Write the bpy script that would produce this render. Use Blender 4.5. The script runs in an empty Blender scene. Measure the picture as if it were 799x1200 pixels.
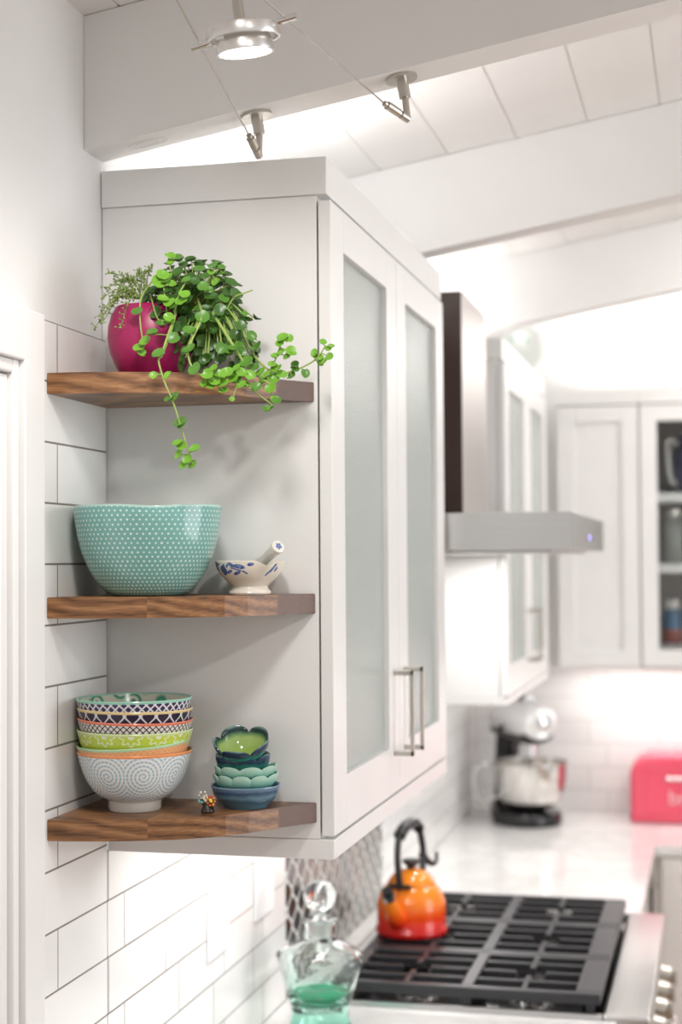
import bpy, bmesh, math, random
from mathutils import Vector, Matrix
PI = math.pi
S = bpy.context.scene
COL = S.collection

# ------------------------------------------------------------------ camera
CAM = Vector((0.8892, -2.1795, 1.7927))
YAW, PITCH, ROLL, FPX = math.radians(13.5271), math.radians(1.7858), math.radians(-0.3906), 1836.75
_F = Vector((-math.sin(YAW)*math.cos(PITCH), math.cos(YAW)*math.cos(PITCH), math.sin(PITCH)))
_R0 = Vector((math.cos(YAW), math.sin(YAW), 0)); _U0 = _R0.cross(_F)
_R = math.cos(ROLL)*_R0 + math.sin(ROLL)*_U0
_U = -math.sin(ROLL)*_R0 + math.cos(ROLL)*_U0
cd = bpy.data.cameras.new('camera'); cam = bpy.data.objects.new('camera', cd); COL.objects.link(cam)
m = Matrix.Identity(4)
for i in range(3):
    m[i][0] = _R[i]; m[i][1] = _U[i]; m[i][2] = -_F[i]; m[i][3] = CAM[i]
cam.matrix_world = m
cd.sensor_fit = 'AUTO'; cd.sensor_width = 36; cd.lens = FPX*36/1200
cd.clip_start = 0.05
cd.dof.use_dof = True; cd.dof.focus_distance = 2.10; cd.dof.aperture_fstop = 3.2
S.camera = cam

def at(px, py, Y):
    """measured photograph point -> metres, on the vertical plane y = Y"""
    d = _F + _R*((px-399.5)/FPX) - _U*((py-600)/FPX)
    t = (Y-CAM.y)/d.y
    return CAM + d*t

# ------------------------------------------------------------------ world, lights, exposure
W = bpy.data.worlds.new('world'); S.world = W; W.use_nodes = True
W.node_tree.nodes['Background'].inputs[0].default_value = (1.0, 0.992, 0.98, 1)
W.node_tree.nodes['Background'].inputs[1].default_value = 0.60
S.view_settings.view_transform = 'Standard'; S.view_settings.look = 'None'
S.view_settings.gamma = 1; S.view_settings.use_curve_mapping = False
S.view_settings.exposure = 0.17

def area(name, loc, direction, sx, sy, power, color=(1, .97, .93), shape='RECTANGLE'):
    l = bpy.data.lights.new(name, 'AREA'); l.shape = shape; l.size = sx; l.size_y = sy
    l.energy = power; l.color = color
    o = bpy.data.objects.new(name, l); COL.objects.link(o); o.location = loc
    zz = -Vector(direction).normalized(); ref = Vector((0, 1, 0)) if abs(zz.y) < .8 else Vector((0, 0, 1))
    xx = ref.cross(zz).normalized(); yy = zz.cross(xx)
    o.rotation_euler = Matrix((xx, yy, zz)).transposed().to_euler()
    return o
area('added_daylight_fill', (3.6, 0.4, 1.7), (-1, -.02, -.05), 2.2, 1.7, 46, (.97, .98, 1.0))  # added fill light for assumed daylight from the right; no window is built there
def spot(name, loc, target, power, cone, radius, color=(1, .97, .93)):
    l = bpy.data.lights.new(name, 'SPOT'); l.energy = power; l.color = color; l.spot_size = math.radians(cone); l.spot_blend = .7; l.shadow_soft_size = radius
    o = bpy.data.objects.new(name, l); COL.objects.link(o); o.location = loc
    o.rotation_euler = (Vector(target)-Vector(loc)).to_track_quat('-Z', 'Y').to_euler()
spot('unseen_shelf_spot', (.38, -.74, 2.46), (.20, -.06, 1.72), 15, 78, .075)  # out-of-view next lamp on the cables, matched to the shelf shadow
spot('unseen_shelf_spot', (1.15, -1.5, 2.6), (.12, -.1, 1.6), 16, 60, .05)  # unseen ceiling spotlight aimed at the shelves, not hung on the cables
area('added_kitchen_fill', (1.35, 1.75, 2.72), (-.15, .1, -1), .4, .4, 7.5, (1, .97, .94), 'DISK')  # two unseen overhead lamps added to brighten the rear of the kitchen
area('added_kitchen_fill', (1.35, 2.85, 2.72), (-.1, .05, -1), .4, .4, 7.5, (1, .97, .94), 'DISK')
# LED strips under and over the wall cabinets, two lamps in the hood
area('under_cabinet_strip', (.17, .47, 1.392), (0, 0, -1), .05, .85, 2.3, (1, .98, .96))
area('under_cabinet_strip', (.17, 2.4, 1.430), (0, 0, -1), .05, .95, 2.2, (1, .98, .96))
area('under_cabinet_strip', (.85, 3.40, 1.412), (0, 0, -1), .9, .05, 2.7, (1, .98, .96))
area('over_cabinet_strip', (.12, .5, 2.385), (.15, .1, 1), .04, .8, 4.0, (1, .98, .96))
area('over_cabinet_strip', (.12, 2.3, 2.385), (.10, 0, 1), .04, .7, 2.6, (1, .98, .96))
area('over_cabinet_strip', (.95, 3.38, 2.385), (0, -.15, 1), 1.1, .04, 5.0, (1, .98, .96))
area('hood_lamp', (.32, 1.22, 1.803), (0, 0, -1), .06, .06, 1.6, (1, .98, .95), 'DISK')
area('hood_lamp', (.32, 1.68, 1.803), (0, 0, -1), .06, .06, 2.0, (1, .98, .95), 'DISK')

# ------------------------------------------------------------------ object helpers
def link(name, bm, mats, parent=None, smooth=False, loc=None):
    me = bpy.data.meshes.new(name)
    bmesh.ops.recalc_face_normals(bm, faces=bm.faces[:])
    bm.to_mesh(me); bm.free()
    if not isinstance(mats, (list, tuple)): mats = [mats]
    for mm in mats: me.materials.append(mm)
    if smooth:
        for p in me.polygons: p.use_smooth = True
        try: me.set_sharp_from_angle(angle=math.radians(42))
        except Exception: pass
    o = bpy.data.objects.new(name, me); COL.objects.link(o)
    if parent: o.parent = parent
    if loc: o.location = loc
    return o
def tag(o, label, cat, group=None):
    o['label'] = label; o['category'] = cat
    if group: o['group'] = group
    return o
def thing(name, label, cat, loc=(0, 0, 0), rz=0, group=None):
    o = bpy.data.objects.new(name, None); COL.objects.link(o)
    o.location = loc; o.rotation_euler = (0, 0, rz); o.empty_display_size = .05
    return tag(o, label, cat, group)
def struct(o):
    o['kind'] = 'structure'; return o
def copy_thing(src, name=None):
    r = src.copy(); COL.objects.link(r)
    for ch in list(src.children):
        c = ch.copy(); COL.objects.link(c); c.parent = r
        for g in list(ch.children):
            d = g.copy(); COL.objects.link(d); d.parent = c
    return r

def NB(): return bmesh.new()
def box(bm, a, b, bev=0, seg=2, mi=0):
    x0, y0, z0 = a; x1, y1, z1 = b
    r = bmesh.ops.create_cube(bm, size=1, matrix=Matrix.Translation(((x0+x1)/2, (y0+y1)/2, (z0+z1)/2)) @ Matrix.Diagonal((abs(x1-x0), abs(y1-y0), abs(z1-z0), 1)))
    vs = r['verts']; es = set()
    fs = set()
    for v in vs:
        for e in v.link_edges: es.add(e)
        for f in v.link_faces: fs.add(f)
    for f in fs: f.material_index = mi
    if bev > 0:
        rr = bmesh.ops.bevel(bm, geom=list(es), offset=bev, segments=seg, affect='EDGES', profile=.5)
        for f in rr['faces']: f.material_index = mi
    return vs
def catmull(pts, n=6):
    pts = [Vector(p) for p in pts]
    if len(pts) < 3: return pts
    out = []
    P = [pts[0]*2-pts[1]] + pts + [pts[-1]*2-pts[-2]]
    for i in range(1, len(P)-2):
        p0, p1, p2, p3 = P[i-1], P[i], P[i+1], P[i+2]
        for k in range(n):
            t = k/n
            out.append(.5*((2*p1)+(-p0+p2)*t+(2*p0-5*p1+4*p2-p3)*t*t+(-p0+3*p1-3*p2+p3)*t**3))
    out.append(pts[-1]); return out
def tube(bm, pts, r, seg=8, mi=0, flat=None):
    """r: number or function of 0..1; flat=(sx,sy) cross-section scale"""
    pts = [Vector(p) for p in pts]; n = len(pts)
    rings = []; t0 = (pts[1]-pts[0]).normalized()
    up = Vector((0, 0, 1)) if abs(t0.z) < .9 else Vector((1, 0, 0))
    nx = t0.cross(up).normalized()
    for i, p in enumerate(pts):
        t = (pts[min(i+1, n-1)]-pts[max(i-1, 0)]).normalized()
        nx = (nx-t*nx.dot(t))
        nx = nx.normalized() if nx.length > 1e-6 else t.orthogonal().normalized()
        ny = t.cross(nx)
        rr = r(i/(n-1)) if callable(r) else r
        sx, sy = flat if flat else (1, 1)
        rings.append([bm.verts.new(p+nx*math.cos(a)*rr*sx+ny*math.sin(a)*rr*sy) for a in [2*PI*k/seg for k in range(seg)]])
    for i in range(n-1):
        for k in range(seg):
            f = bm.faces.new((rings[i][k], rings[i][(k+1) % seg], rings[i+1][(k+1) % seg], rings[i+1][k])); f.material_index = mi
    for rg in (rings[0], rings[-1]):
        f = bm.faces.new(rg); f.material_index = mi
def cyl(bm, p0, p1, r, seg=20, mi=0, r2=None):
    p0 = Vector(p0); p1 = Vector(p1)
    tube(bm, [p0, p1], (lambda s: r+(r2-r)*s) if r2 is not None else r, seg, mi)
def lathe(bm, prof, seg=64, mi=None, mod=None, cz=(0, 0, 0), uvscale=True):
    """prof [(r,z)...]; first/last r=0 closes; mod(theta, r, z, i)->(r,z); uv = (turn, arc length)"""
    uvl = bm.loops.layers.uv.verify()
    arc = [0]
    for i in range(1, len(prof)):
        arc.append(arc[-1]+math.hypot(prof[i][0]-prof[i-1][0], prof[i][1]-prof[i-1][1]))
    rings = []
    for i, (r, z) in enumerate(prof):
        if r < 1e-7:
            rings.append([bm.verts.new((cz[0], cz[1], cz[2]+z))])
        else:
            rg = []
            for k in range(seg):
                a = 2*PI*k/seg
                rr, zz = mod(a, r, z, i) if mod else (r, z)
                rg.append(bm.verts.new((cz[0]+rr*math.cos(a), cz[1]+rr*math.sin(a), cz[2]+zz)))
            rings.append(rg)
    for i in range(len(prof)-1):
        A, B = rings[i], rings[i+1]
        for k in range(seg):
            k2 = (k+1) % seg
            if len(A) == 1 and len(B) == 1: continue
            if len(A) == 1: vs = [A[0], B[k], B[k2]]; uv = [((k+.5)/seg, arc[i]), (k/seg, arc[i+1]), ((k+1)/seg, arc[i+1])]
            elif len(B) == 1: vs = [A[k], A[k2], B[0]]; uv = [(k/seg, arc[i]), ((k+1)/seg, arc[i]), ((k+.5)/seg, arc[i+1])]
            else: vs = [A[k], A[k2], B[k2], B[k]]; uv = [(k/seg, arc[i]), ((k+1)/seg, arc[i]), ((k+1)/seg, arc[i+1]), (k/seg, arc[i+1])]
            f = bm.faces.new(vs)
            for l, u in zip(f.loops, uv): l[uvl].uv = u
            if mi: f.material_index = mi(i) if callable(mi) else mi
def prism(bm, outline, z0, z1, bev=0, mi=0):
    a = [bm.verts.new((x, y, z0)) for x, y in outline]; b = [bm.verts.new((x, y, z1)) for x, y in outline]
    n = len(outline); fs = [bm.faces.new(a), bm.faces.new(b)]
    for i in range(n): fs.append(bm.faces.new((a[i], a[(i+1) % n], b[(i+1) % n], b[i])))
    for f in fs: f.material_index = mi
    if bev:
        es = [e for e in set(fs[0].edges) | set(fs[1].edges)]
        bmesh.ops.bevel(bm, geom=es, offset=bev, segments=2, affect='EDGES', profile=.5)
def ball(bm, c, r, seg=12, mi=0, sc=(1, 1, 1)):
    rr = bmesh.ops.create_uvsphere(bm, u_segments=seg, v_segments=max(4, seg//2), radius=r, matrix=Matrix.Translation(c) @ Matrix.Diagonal((*sc, 1)))
    for v in rr['verts']:
        for f in v.link_faces: f.material_index = mi

# ------------------------------------------------------------------ material helpers
class NT:
    def __init__(s, name):
        s.m = bpy.data.materials.new(name); s.m.use_nodes = True; s.t = s.m.node_tree
        s.b = s.t.nodes['Principled BSDF']
    def node(s, typ, **kw):
        n = s.t.nodes.new(typ)
        for k, v in kw.items(): setattr(n, k, v)
        return n
    def put(s, sock, v):
        if isinstance(v, bpy.types.NodeSocket): s.t.links.new(v, sock)
        else:
            if sock.type == 'RGBA' and len(v) == 3: v = (*v, 1)
            sock.default_value = v
    def ma(s, op, a, b=0.0, c=None):
        n = s.node('ShaderNodeMath', operation=op); s.put(n.inputs[0], a); s.put(n.inputs[1], b)
        if c is not None: s.put(n.inputs[2], c)
        return n.outputs[0]
    def mix(s, f, a, b):
        n = s.node('ShaderNodeMix', data_type='RGBA'); s.put(n.inputs[0], f); s.put(n.inputs[6], a); s.put(n.inputs[7], b)
        return n.outputs[2]
    def sep(s, v):
        n = s.node('ShaderNodeSeparateXYZ'); s.t.links.new(v, n.inputs[0]); return n.outputs
    def comb(s, x, y, z=0.0):
        n = s.node('ShaderNodeCombineXYZ')
        for i, v in enumerate((x, y, z)): s.put(n.inputs[i], v)
        return n.outputs[0]
    def obj(s): return s.node('ShaderNodeTexCoord').outputs['Object']
    def uv(s): return s.sep(s.node('ShaderNodeTexCoord').outputs['UV'])
    def noise(s, vec, scale, detail=3, rough=.5):
        n = s.node('ShaderNodeTexNoise'); s.t.links.new(vec, n.inputs['Vector'])
        n.inputs['Scale'].default_value = scale; n.inputs['Detail'].default_value = detail; n.inputs['Roughness'].default_value = rough
        return n.outputs[0]
    def step(s, v, lo, hi):
        n = s.node('ShaderNodeMapRange', clamp=True, interpolation_type='SMOOTHSTEP')
        s.put(n.inputs[0], v); n.inputs[1].default_value = lo; n.inputs[2].default_value = hi; return n.outputs[0]
    def ramp(s, f, stops):
        n = s.node('ShaderNodeValToRGB'); s.put(n.inputs[0], f); e = n.color_ramp.elements
        while len(e) < len(stops): e.new(.5)
        for el, (p, c) in zip(e, stops): el.position = p; el.color = (*c, 1)
        return n.outputs[0]
    def bump(s, h, strength=.3, dist=.002):
        n = s.node('ShaderNodeBump'); s.put(n.inputs['Height'], h); n.inputs['Strength'].default_value = strength; n.inputs['Distance'].default_value = dist
        s.t.links.new(n.outputs[0], s.b.inputs['Normal'])
    def fin(s, col=None, rough=.5, metal=0, **kw):
        if col is not None: s.put(s.b.inputs['Base Color'], col)
        s.put(s.b.inputs['Roughness'], rough); s.put(s.b.inputs['Metallic'], metal)
        for k, v in kw.items(): s.put(s.b.inputs[k], v)
        return s.m
def plain(name, col, rough=.5, metal=0, var=.03, **kw):
    n = NT(name); v = n.noise(n.obj(), 9, 3)
    c2 = tuple(max(0, c*(1-var*2)) for c in col)
    return n.fin(n.mix(v, col, c2), rough, metal, **kw)

M = {}
M['wall'] = plain('wall_paint', (.80, .79, .78), .6)
M['ceil'] = plain('ceiling_paint', (.84, .832, .822), .55)
M['cab'] = plain('cabinet_paint', (.83, .823, .812), .32)
M['trim'] = plain('casing_paint', (.84, .83, .82), .35)
M['plug'] = plain('outlet_plastic', (.86, .86, .86), .3)
M['dark'] = plain('shadow_gap', (.03, .03, .03), .8)
M['nickel'] = plain('brushed_nickel', (.56, .53, .48), .33, 1)
M['satin'] = plain('satin_silver', (.78, .76, .73), .3, 1)
M['chrome'] = plain('chrome', (.8, .8, .8), .12, 1)
M['iron'] = plain('cast_iron', (.022, .022, .026), .38)
M['enamel'] = plain('black_enamel', (.012, .012, .013), .12)
M['blackplastic'] = plain('black_plastic', (.018, .018, .02), .3)
M['brass'] = plain('burner_brass', (.55, .42, .22), .35, 1)
def steel(name, axis, col=(.66, .65, .64), r0=.24):
    n = NT(name); o = n.sep(n.obj())
    v = [n.ma('MULTIPLY', o[i], 3 if i == axis else 420) for i in range(3)]
    g = n.noise(n.comb(*v), 1, 2)
    return n.fin(n.mix(g, col, tuple(c*.86 for c in col)), n.ma('MULTIPLY_ADD', g, .14, r0), 1)
M['steel_x'] = steel('brushed_steel_across', 0)
M['steel_y'] = steel('brushed_steel_along', 1)
M['steel_z'] = steel('brushed_steel_upright', 2, (.70, .66, .64), .3)
M['chimney_reflection'] = plain('painted_steel_reflection', (.055, .028, .022), .35)  # dark reflection in the steel, put into the base colour

def glass_frost():
    n = NT('frosted_glass'); o = n.obj()
    g = n.noise(o, 260, 2); g2 = n.noise(o, 30, 3)
    n.bump(n.ma('ADD', g, n.ma('MULTIPLY', g2, .6)), .35, .002)
    return n.fin((.70, .76, .73), .26, 0, **{'Transmission Weight': .5, 'IOR': 1.45})
M['frost'] = glass_frost()
n = NT('clear_glass'); M['clear'] = n.fin((.97, .99, .98), .01, 0, **{'Transmission Weight': 1.0, 'IOR': 1.3})

def subway(axis, off, grout):
    n = NT('subway_tile_' + 'xyz'[axis]); o = n.sep(n.obj())
    vec = n.comb(n.ma('ADD', o[axis], off), n.ma('ADD', o[2], -1.212+.0827*21))
    br = n.node('ShaderNodeTexBrick', offset=.257, offset_frequency=2, squash=1)
    n.t.links.new(vec, br.inputs['Vector'])
    br.inputs['Scale'].default_value = 1; br.inputs['Mortar Size'].default_value = .0015; br.inputs['Mortar Smooth'].default_value = .15
    br.inputs['Bias'].default_value = 0
    br.inputs['Brick Width'].default_value = .245; br.inputs['Row Height'].default_value = .0827
    fac = br.outputs['Fac']
    n.put(br.inputs['Color1'], (.84, .83, .815)); n.put(br.inputs['Color2'], (.80, .79, .775)); n.put(br.inputs['Mortar'], grout)
    wob = n.noise(n.obj(), 14, 2)
    n.bump(n.ma('ADD', n.ma('MULTIPLY', n.ma('SUBTRACT', 1.0, fac), 1.0), n.ma('MULTIPLY', wob, .25)), .35, .002)
    return n.fin(br.outputs['Color'], n.ma('MULTIPLY_ADD', fac, .5, .13))
M['tile_y'] = subway(1, .18+.245*40, (.21, .185, .165))
M['tile_x'] = subway(0, .245*40, (.50, .48, .46))  # grout made paler to imitate glare from the LED strip

def mosaic():
    n = NT('ogee_mosaic'); o = n.sep(n.obj())
    p = n.ma('DIVIDE', o[1], .040); v = n.ma('DIVIDE', o[2], .071)
    c = n.ma('MULTIPLY', n.ma('COSINE', n.ma('MULTIPLY', v, 2*PI)), .5)
    d1 = n.ma('PINGPONG', n.ma('SUBTRACT', p, c), 1.0)
    d2 = n.ma('SUBTRACT', 1.0, n.ma('PINGPONG', n.ma('ADD', p, c), 1.0))
    d = n.ma('MINIMUM', d1, d2)
    g = n.step(d, .13, .18)
    cell = n.noise(n.comb(n.ma('FLOOR', p), n.ma('FLOOR', n.ma('MULTIPLY', v, 2)), 0.0), 3.1, 1)
    tile = n.ramp(cell, [(.3, (.008, .025, .025)), (.45, (.045, .05, .05)), (.52, (.13, .065, .028)), (.60, (.012, .035, .035)), (.72, (.075, .08, .08))])
    n.bump(g, .6, .003)
    return n.fin(n.mix(g, (.70, .68, .65), tile), n.ma('MULTIPLY_ADD', g, -.40, .52), 0)
M['mosaic'] = mosaic()

def marble():
    n = NT('white_quartz'); o = n.obj(); a = n.noise(o, 5, 6, .65)
    b = n.noise(o, 70, 2)
    c = n.ramp(a, [(.38, (.80, .79, .78)), (.5, (.70, .69, .68)), (.56, (.81, .80, .79))])
    return n.fin(n.mix(n.ma('MULTIPLY', b, .25), c, (.62, .61, .60)), .12)
M['counter'] = marble()

def walnut(name, cut):
    n = NT(name); o = n.obj(); s_ = n.sep(o)
    warp = n.noise(n.comb(n.ma('MULTIPLY', s_[0], 4.5), n.ma('MULTIPLY', s_[1], 7.0), n.ma('MULTIPLY', s_[2], 9.0)), 2.0, 2)
    bd = n.ma('FLOOR', n.ma('DIVIDE', n.ma('ADD', s_[0], .05), .19))
    bo = n.noise(n.comb(n.ma('MULTIPLY', bd, 7.3), n.ma('MULTIPLY', n.ma('FLOOR', n.ma('MULTIPLY', s_[2], 4.0)), 3.1), .2), 2.3, 1)
    g = n.ma('ADD', n.ma('MULTIPLY', s_[1], 20.0), n.ma('ADD', n.ma('MULTIPLY', s_[2], 120.0), n.ma('ADD', n.ma('MULTIPLY', warp, 3.4), n.ma('ADD', n.ma('MULTIPLY', s_[0], 9.0), n.ma('MULTIPLY', bo, 9.0)))))
    w = n.ma('PINGPONG', g, 1.0)
    fine = n.noise(n.comb(n.ma('MULTIPLY', s_[0], 14.0), n.ma('MULTIPLY', s_[1], 130.0), n.ma('MULTIPLY', s_[2], 420.0)), 1.0, 3)
    f = n.ma('ADD', n.ma('MULTIPLY', w, .38), n.ma('MULTIPLY', fine, .62))
    c = n.ramp(f, [(.22, (.080, .032, .012)), (.40, (.175, .075, .028)), (.58, (.27, .125, .050)), (.8, (.40, .210, .09))])
    end = n.ma('GREATER_THAN', s_[0], cut)
    # glued-up boards: each with its own tone, and an end-grain tip
    tone = n.ma('MULTIPLY_ADD', bo, .4, .80)
    mul = n.node('ShaderNodeMix', data_type='RGBA', blend_type='MULTIPLY'); mul.inputs[0].default_value = 1
    n.put(mul.inputs[6], c); n.put(mul.inputs[7], n.comb(tone, tone, tone))
    col = n.mix(end, mul.outputs[2], n.mix(fine, (.085, .040, .024), (.145, .072, .044)))
    n.bump(fine, .12, .001)
    return n.fin(col, .38)
M['walnut'] = walnut('walnut_boards', .285)

def planks():
    n = NT('oak_floor'); o = n.sep(n.obj())
    br = n.node('ShaderNodeTexBrick', offset=.4); n.t.links.new(n.comb(n.ma('ADD', o[1], 20.0), n.ma('ADD', o[0], 20.0)), br.inputs['Vector'])
    br.inputs['Scale'].default_value = 1; br.inputs['Brick Width'].default_value = 1.1; br.inputs['Row Height'].default_value = .09; br.inputs['Mortar Size'].default_value = .0012
    n.put(br.inputs['Color1'], (.44, .26, .13)); n.put(br.inputs['Color2'], (.37, .20, .10)); n.put(br.inputs['Mortar'], (.12, .06, .03))
    return n.fin(br.outputs['Color'], .3)
M['floor'] = planks()

# ------------------------------------------------------------------ room shell
CZ = .888                     # worktop height
YB = 3.55                     # rear wall
XR, YF = 4.4, -4.2            # open sides (right, front)
bz = lambda x: 2.392+.1735*x  # underside of beams
cz = lambda x: 2.590+.165*x   # underside of the boarded ceiling
bm = NB(); box(bm, (-.15, YF, -.1), (XR, YB+.15, 0)); struct(link('floor', bm, M['floor']))
bm = NB()
DY0, DY1, DZ = -1.20, -.312, 2.055       # door opening
box(bm, (-.12, DY1, 0), (0, YB+.12, 2.60)); box(bm, (-.12, YF, 0), (0, DY0, 2.60)); box(bm, (-.12, DY0, DZ), (0, DY1, 2.60))
wall_l = struct(link('wall_left', bm, M['wall']))
bm = NB(); box(bm, (0, YB, 0), (XR, YB+.12, 3.35)); wall_b = struct(link('wall_back', bm, M['wall']))
# sloping ceiling of tongue-and-groove boards running along the room
bm = NB(); pw = .146; x = -.12; k = 0
def slab(bm, x0, x1, y0, y1, f0, h0, f1, h1):
    v = [bm.verts.new(p) for p in ((x0, y0, f0), (x1, y0, f1), (x1, y1, f1), (x0, y1, f0), (x0, y0, f0+h0), (x1, y0, f1+h1), (x1, y1, f1+h1), (x0, y1, f0+h0))]
    for q in ((0, 1, 2, 3), (4, 5, 6, 7), (0, 1, 5, 4), (1, 2, 6, 5), (2, 3, 7, 6), (3, 0, 4, 7)): bm.faces.new([v[i] for i in q])
x = .055-pw*2
while x < XR:
    a, b = x+.002, x+pw-.002
    slab(bm, a, b, YF, YB+.12, cz(a), .05, cz(b), .05)
    slab(bm, b, b+.004, YF, YB+.12, cz(b)+.0022, .04, cz(b+.004)+.0022, .04)
    x += pw
ceil = struct(link('ceiling', bm, M['ceil']))
for y0 in (-1.193, -.067, 1.059, 2.185):
    bm = NB(); slab(bm, .0005, XR, y0, y0+.072, bz(0), cz(0)-bz(0)-.001, bz(XR), cz(XR)-bz(XR)-.001)
    if y0 == -.067:      # a knot in the timber shows through the paint
        kx, ky = .085, -.03
        for rr in (.020, .012):
            tube(bm, [(kx+rr*1.5*math.cos(a), ky+rr*.75*math.sin(a), bz(kx+rr*1.5*math.cos(a))) for a in [i*PI/12 for i in range(25)]], .0009, 5)
    b_ = link('beam', bm, M['ceil'], ceil)
# tile on the walls
bm = NB()
box(bm, (.0002, -.2505, CZ), (.008, -.0030, 2.122), .0008, 1)
box(bm, (.0002, -.0004, CZ), (.008, .970, 1.366))
box(bm, (.0002, 1.922, CZ), (.008, YB-.009, 1.417))
link('tile_backsplash', bm, M['tile_y'], wall_l)
bm = NB(); box(bm, (.0002, .971, CZ+.0), (.0085, 1.921, 1.83)); link('mosaic_backsplash', bm, M['mosaic'], wall_l)
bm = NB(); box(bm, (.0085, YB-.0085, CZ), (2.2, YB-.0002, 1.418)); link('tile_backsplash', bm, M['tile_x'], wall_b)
# door beside the shelves
d1 = struct(bpy.data.objects.new('door_1', None)); COL.objects.link(d1)
bm = NB()
box(bm, (.0002, DY1, 0), (.022, -.2510, 2.123), .002); box(bm, (.0002, DY0-.065, 0), (.022, DY0, 2.123), .002)
box(bm, (.0002, DY0, DZ), (.022, DY1, 2.123), .002)
link('casing', bm, M['trim'], d1)
bm = NB()
for y0, y1, xx in ((-.330, -.3125, .014), (-.352, -.330, .006)):
    box(bm, (-.09, y0, 0), (xx, y1, DZ-.0 if xx > .01 else DZ-.02), .003)
box(bm, (-.09, DY0+.02, DZ-.018), (.014, -.330, DZ-.0005), .003); box(bm, (-.09, DY0+.0005, 0), (.014, DY0+.02, DZ-.0005), .003)
link('jamb', bm, M['trim'], d1)
bm = NB()
ST = .034
ya, yb, zb_, zt_ = DY0+.022, -.353, .01, DZ-.021
for a, b in (((-.045, yb-ST, zb_), (-.008, yb, zt_)), ((-.045, ya, zb_), (-.008, ya+ST, zt_)), ((-.045, ya+ST, zt_-.05), (-.008, yb-ST, zt_)), ((-.045, ya+ST, zb_), (-.008, yb-ST, zb_+.2))):
    box(bm, a, b, .002)
box(bm, (-.038, ya+ST, zb_+.2), (-.026, yb-ST, zt_-.05))
link('door_leaf', bm, M['trim'], d1)

# ------------------------------------------------------------------ wall cabinets
def shaker_door(bm, x0, x1, y0, y1, z0, z1, st, bot, top):
    """door in the x-normal plane (thickness x0..x1), frame only"""
    box(bm, (x0, y0, z0), (x1, y0+st, z1), .0012); box(bm, (x0, y1-st, z0), (x1, y1, z1), .0012)
    box(bm, (x0, y0+st, z1-top), (x1, y1-st, z1), .0012); box(bm, (x0, y0+st, z0), (x1, y1-st, z0+bot), .0012)
def bar_pull(bm, x, y, z0, z1, out=.034, w=.0085):
    box(bm, (x+.0002, y-w/2, z1-w), (x+out, y+w/2, z1), .001); box(bm, (x+.0002, y-w/2, z0), (x+out, y+w/2, z0+w), .001)
    box(bm, (x+out-w*.7, y-w/2, z0), (x+out, y+w/2, z1), .001)
def wall_cabinet(y0, L, rail0, d0, d1, ttop, label, hz, with_open=False):
    D = .352
    c = thing('upper_cabinet', label, 'cabinet', (0, y0, 0)); Y0 = y0
    def P(name, bm, mm, par=None, smooth=False):
        o = link(name, bm, mm, par or c, smooth); return o
    zt = d1+.0075
    bm = NB()
    box(bm, (.0012, 0, d0-.004), (.331, .018, zt), .0008)            # near side
    P('side_panel', bm, M['cab'])
    bm = NB(); box(bm, (.0012, L-.018, d0-.004), (.331, L, zt), .0008); P('side_panel', bm, M['cab'])
    bm = NB(); box(bm, (.0012, .018, d0), (.331, L-.018, d0+.018)); box(bm, (.0012, .018, zt-.02), (.331, L-.018, zt)); box(bm, (.0012, .018, d0+.018), (.008, L-.018, zt-.02))
    P('carcass', bm, M['cab'])
    for k in (1, 2):
        z = d0+(d1-d0)*k/3
        bm = NB(); box(bm, (.0085, .0185, z), (.30, L-.0185, z+.018)); P('inner_shelf', bm, M['cab'])
    bm = NB(); box(bm, (.0012, -.0045, zt+.0003), (.3475, L+.0045, ttop), .0012); P('top_trim', bm, M['cab'])
    bm = NB(); box(bm, (.0085, -.0005, rail0), (.352, .018, d0-.0045), .0015); box(bm, (.334, .018, rail0), (.352, L, d0-.0045), .0015)
    box(bm, (.0085, L-.018, rail0), (.334, L, d0-.0045), .0015)
    P('light_rail', bm, M['cab'])
    h = L/2
    for (a, b, hy) in ((.001, h-.0012, h-.045), (h+.0012, L-.001, h+.045)):
        bm = NB(); st = .083 if L > .9 else .07
        shaker_door(bm, .3335, .352, a, b, d0, d1, .080, .078, .062)
        dr = P('door', bm, M['cab'])
        bm = NB(); box(bm, (.337, a+.0785, d0+.0765), (.342, b-.0785, d1-.0605)); P('glass_pane', bm, M['frost'], dr)
        bm = NB(); bar_pull(bm, .352, hy, hz[0], hz[1]); P('handle', bm, M['nickel'], dr)
    return c
c1 = wall_cabinet(0, .947, 1.3673, 1.400, 2.3135, 2.3762, 'white wall cabinet with two frosted glass doors beside the walnut shelves', (1.463, 1.607))
c2 = wall_cabinet(1.885, 1.00, 1.415, 1.437, 2.309, 2.372, 'far white wall cabinet with frosted doors in the kitchen corner behind the hood', (1.50, 1.65))
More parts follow.
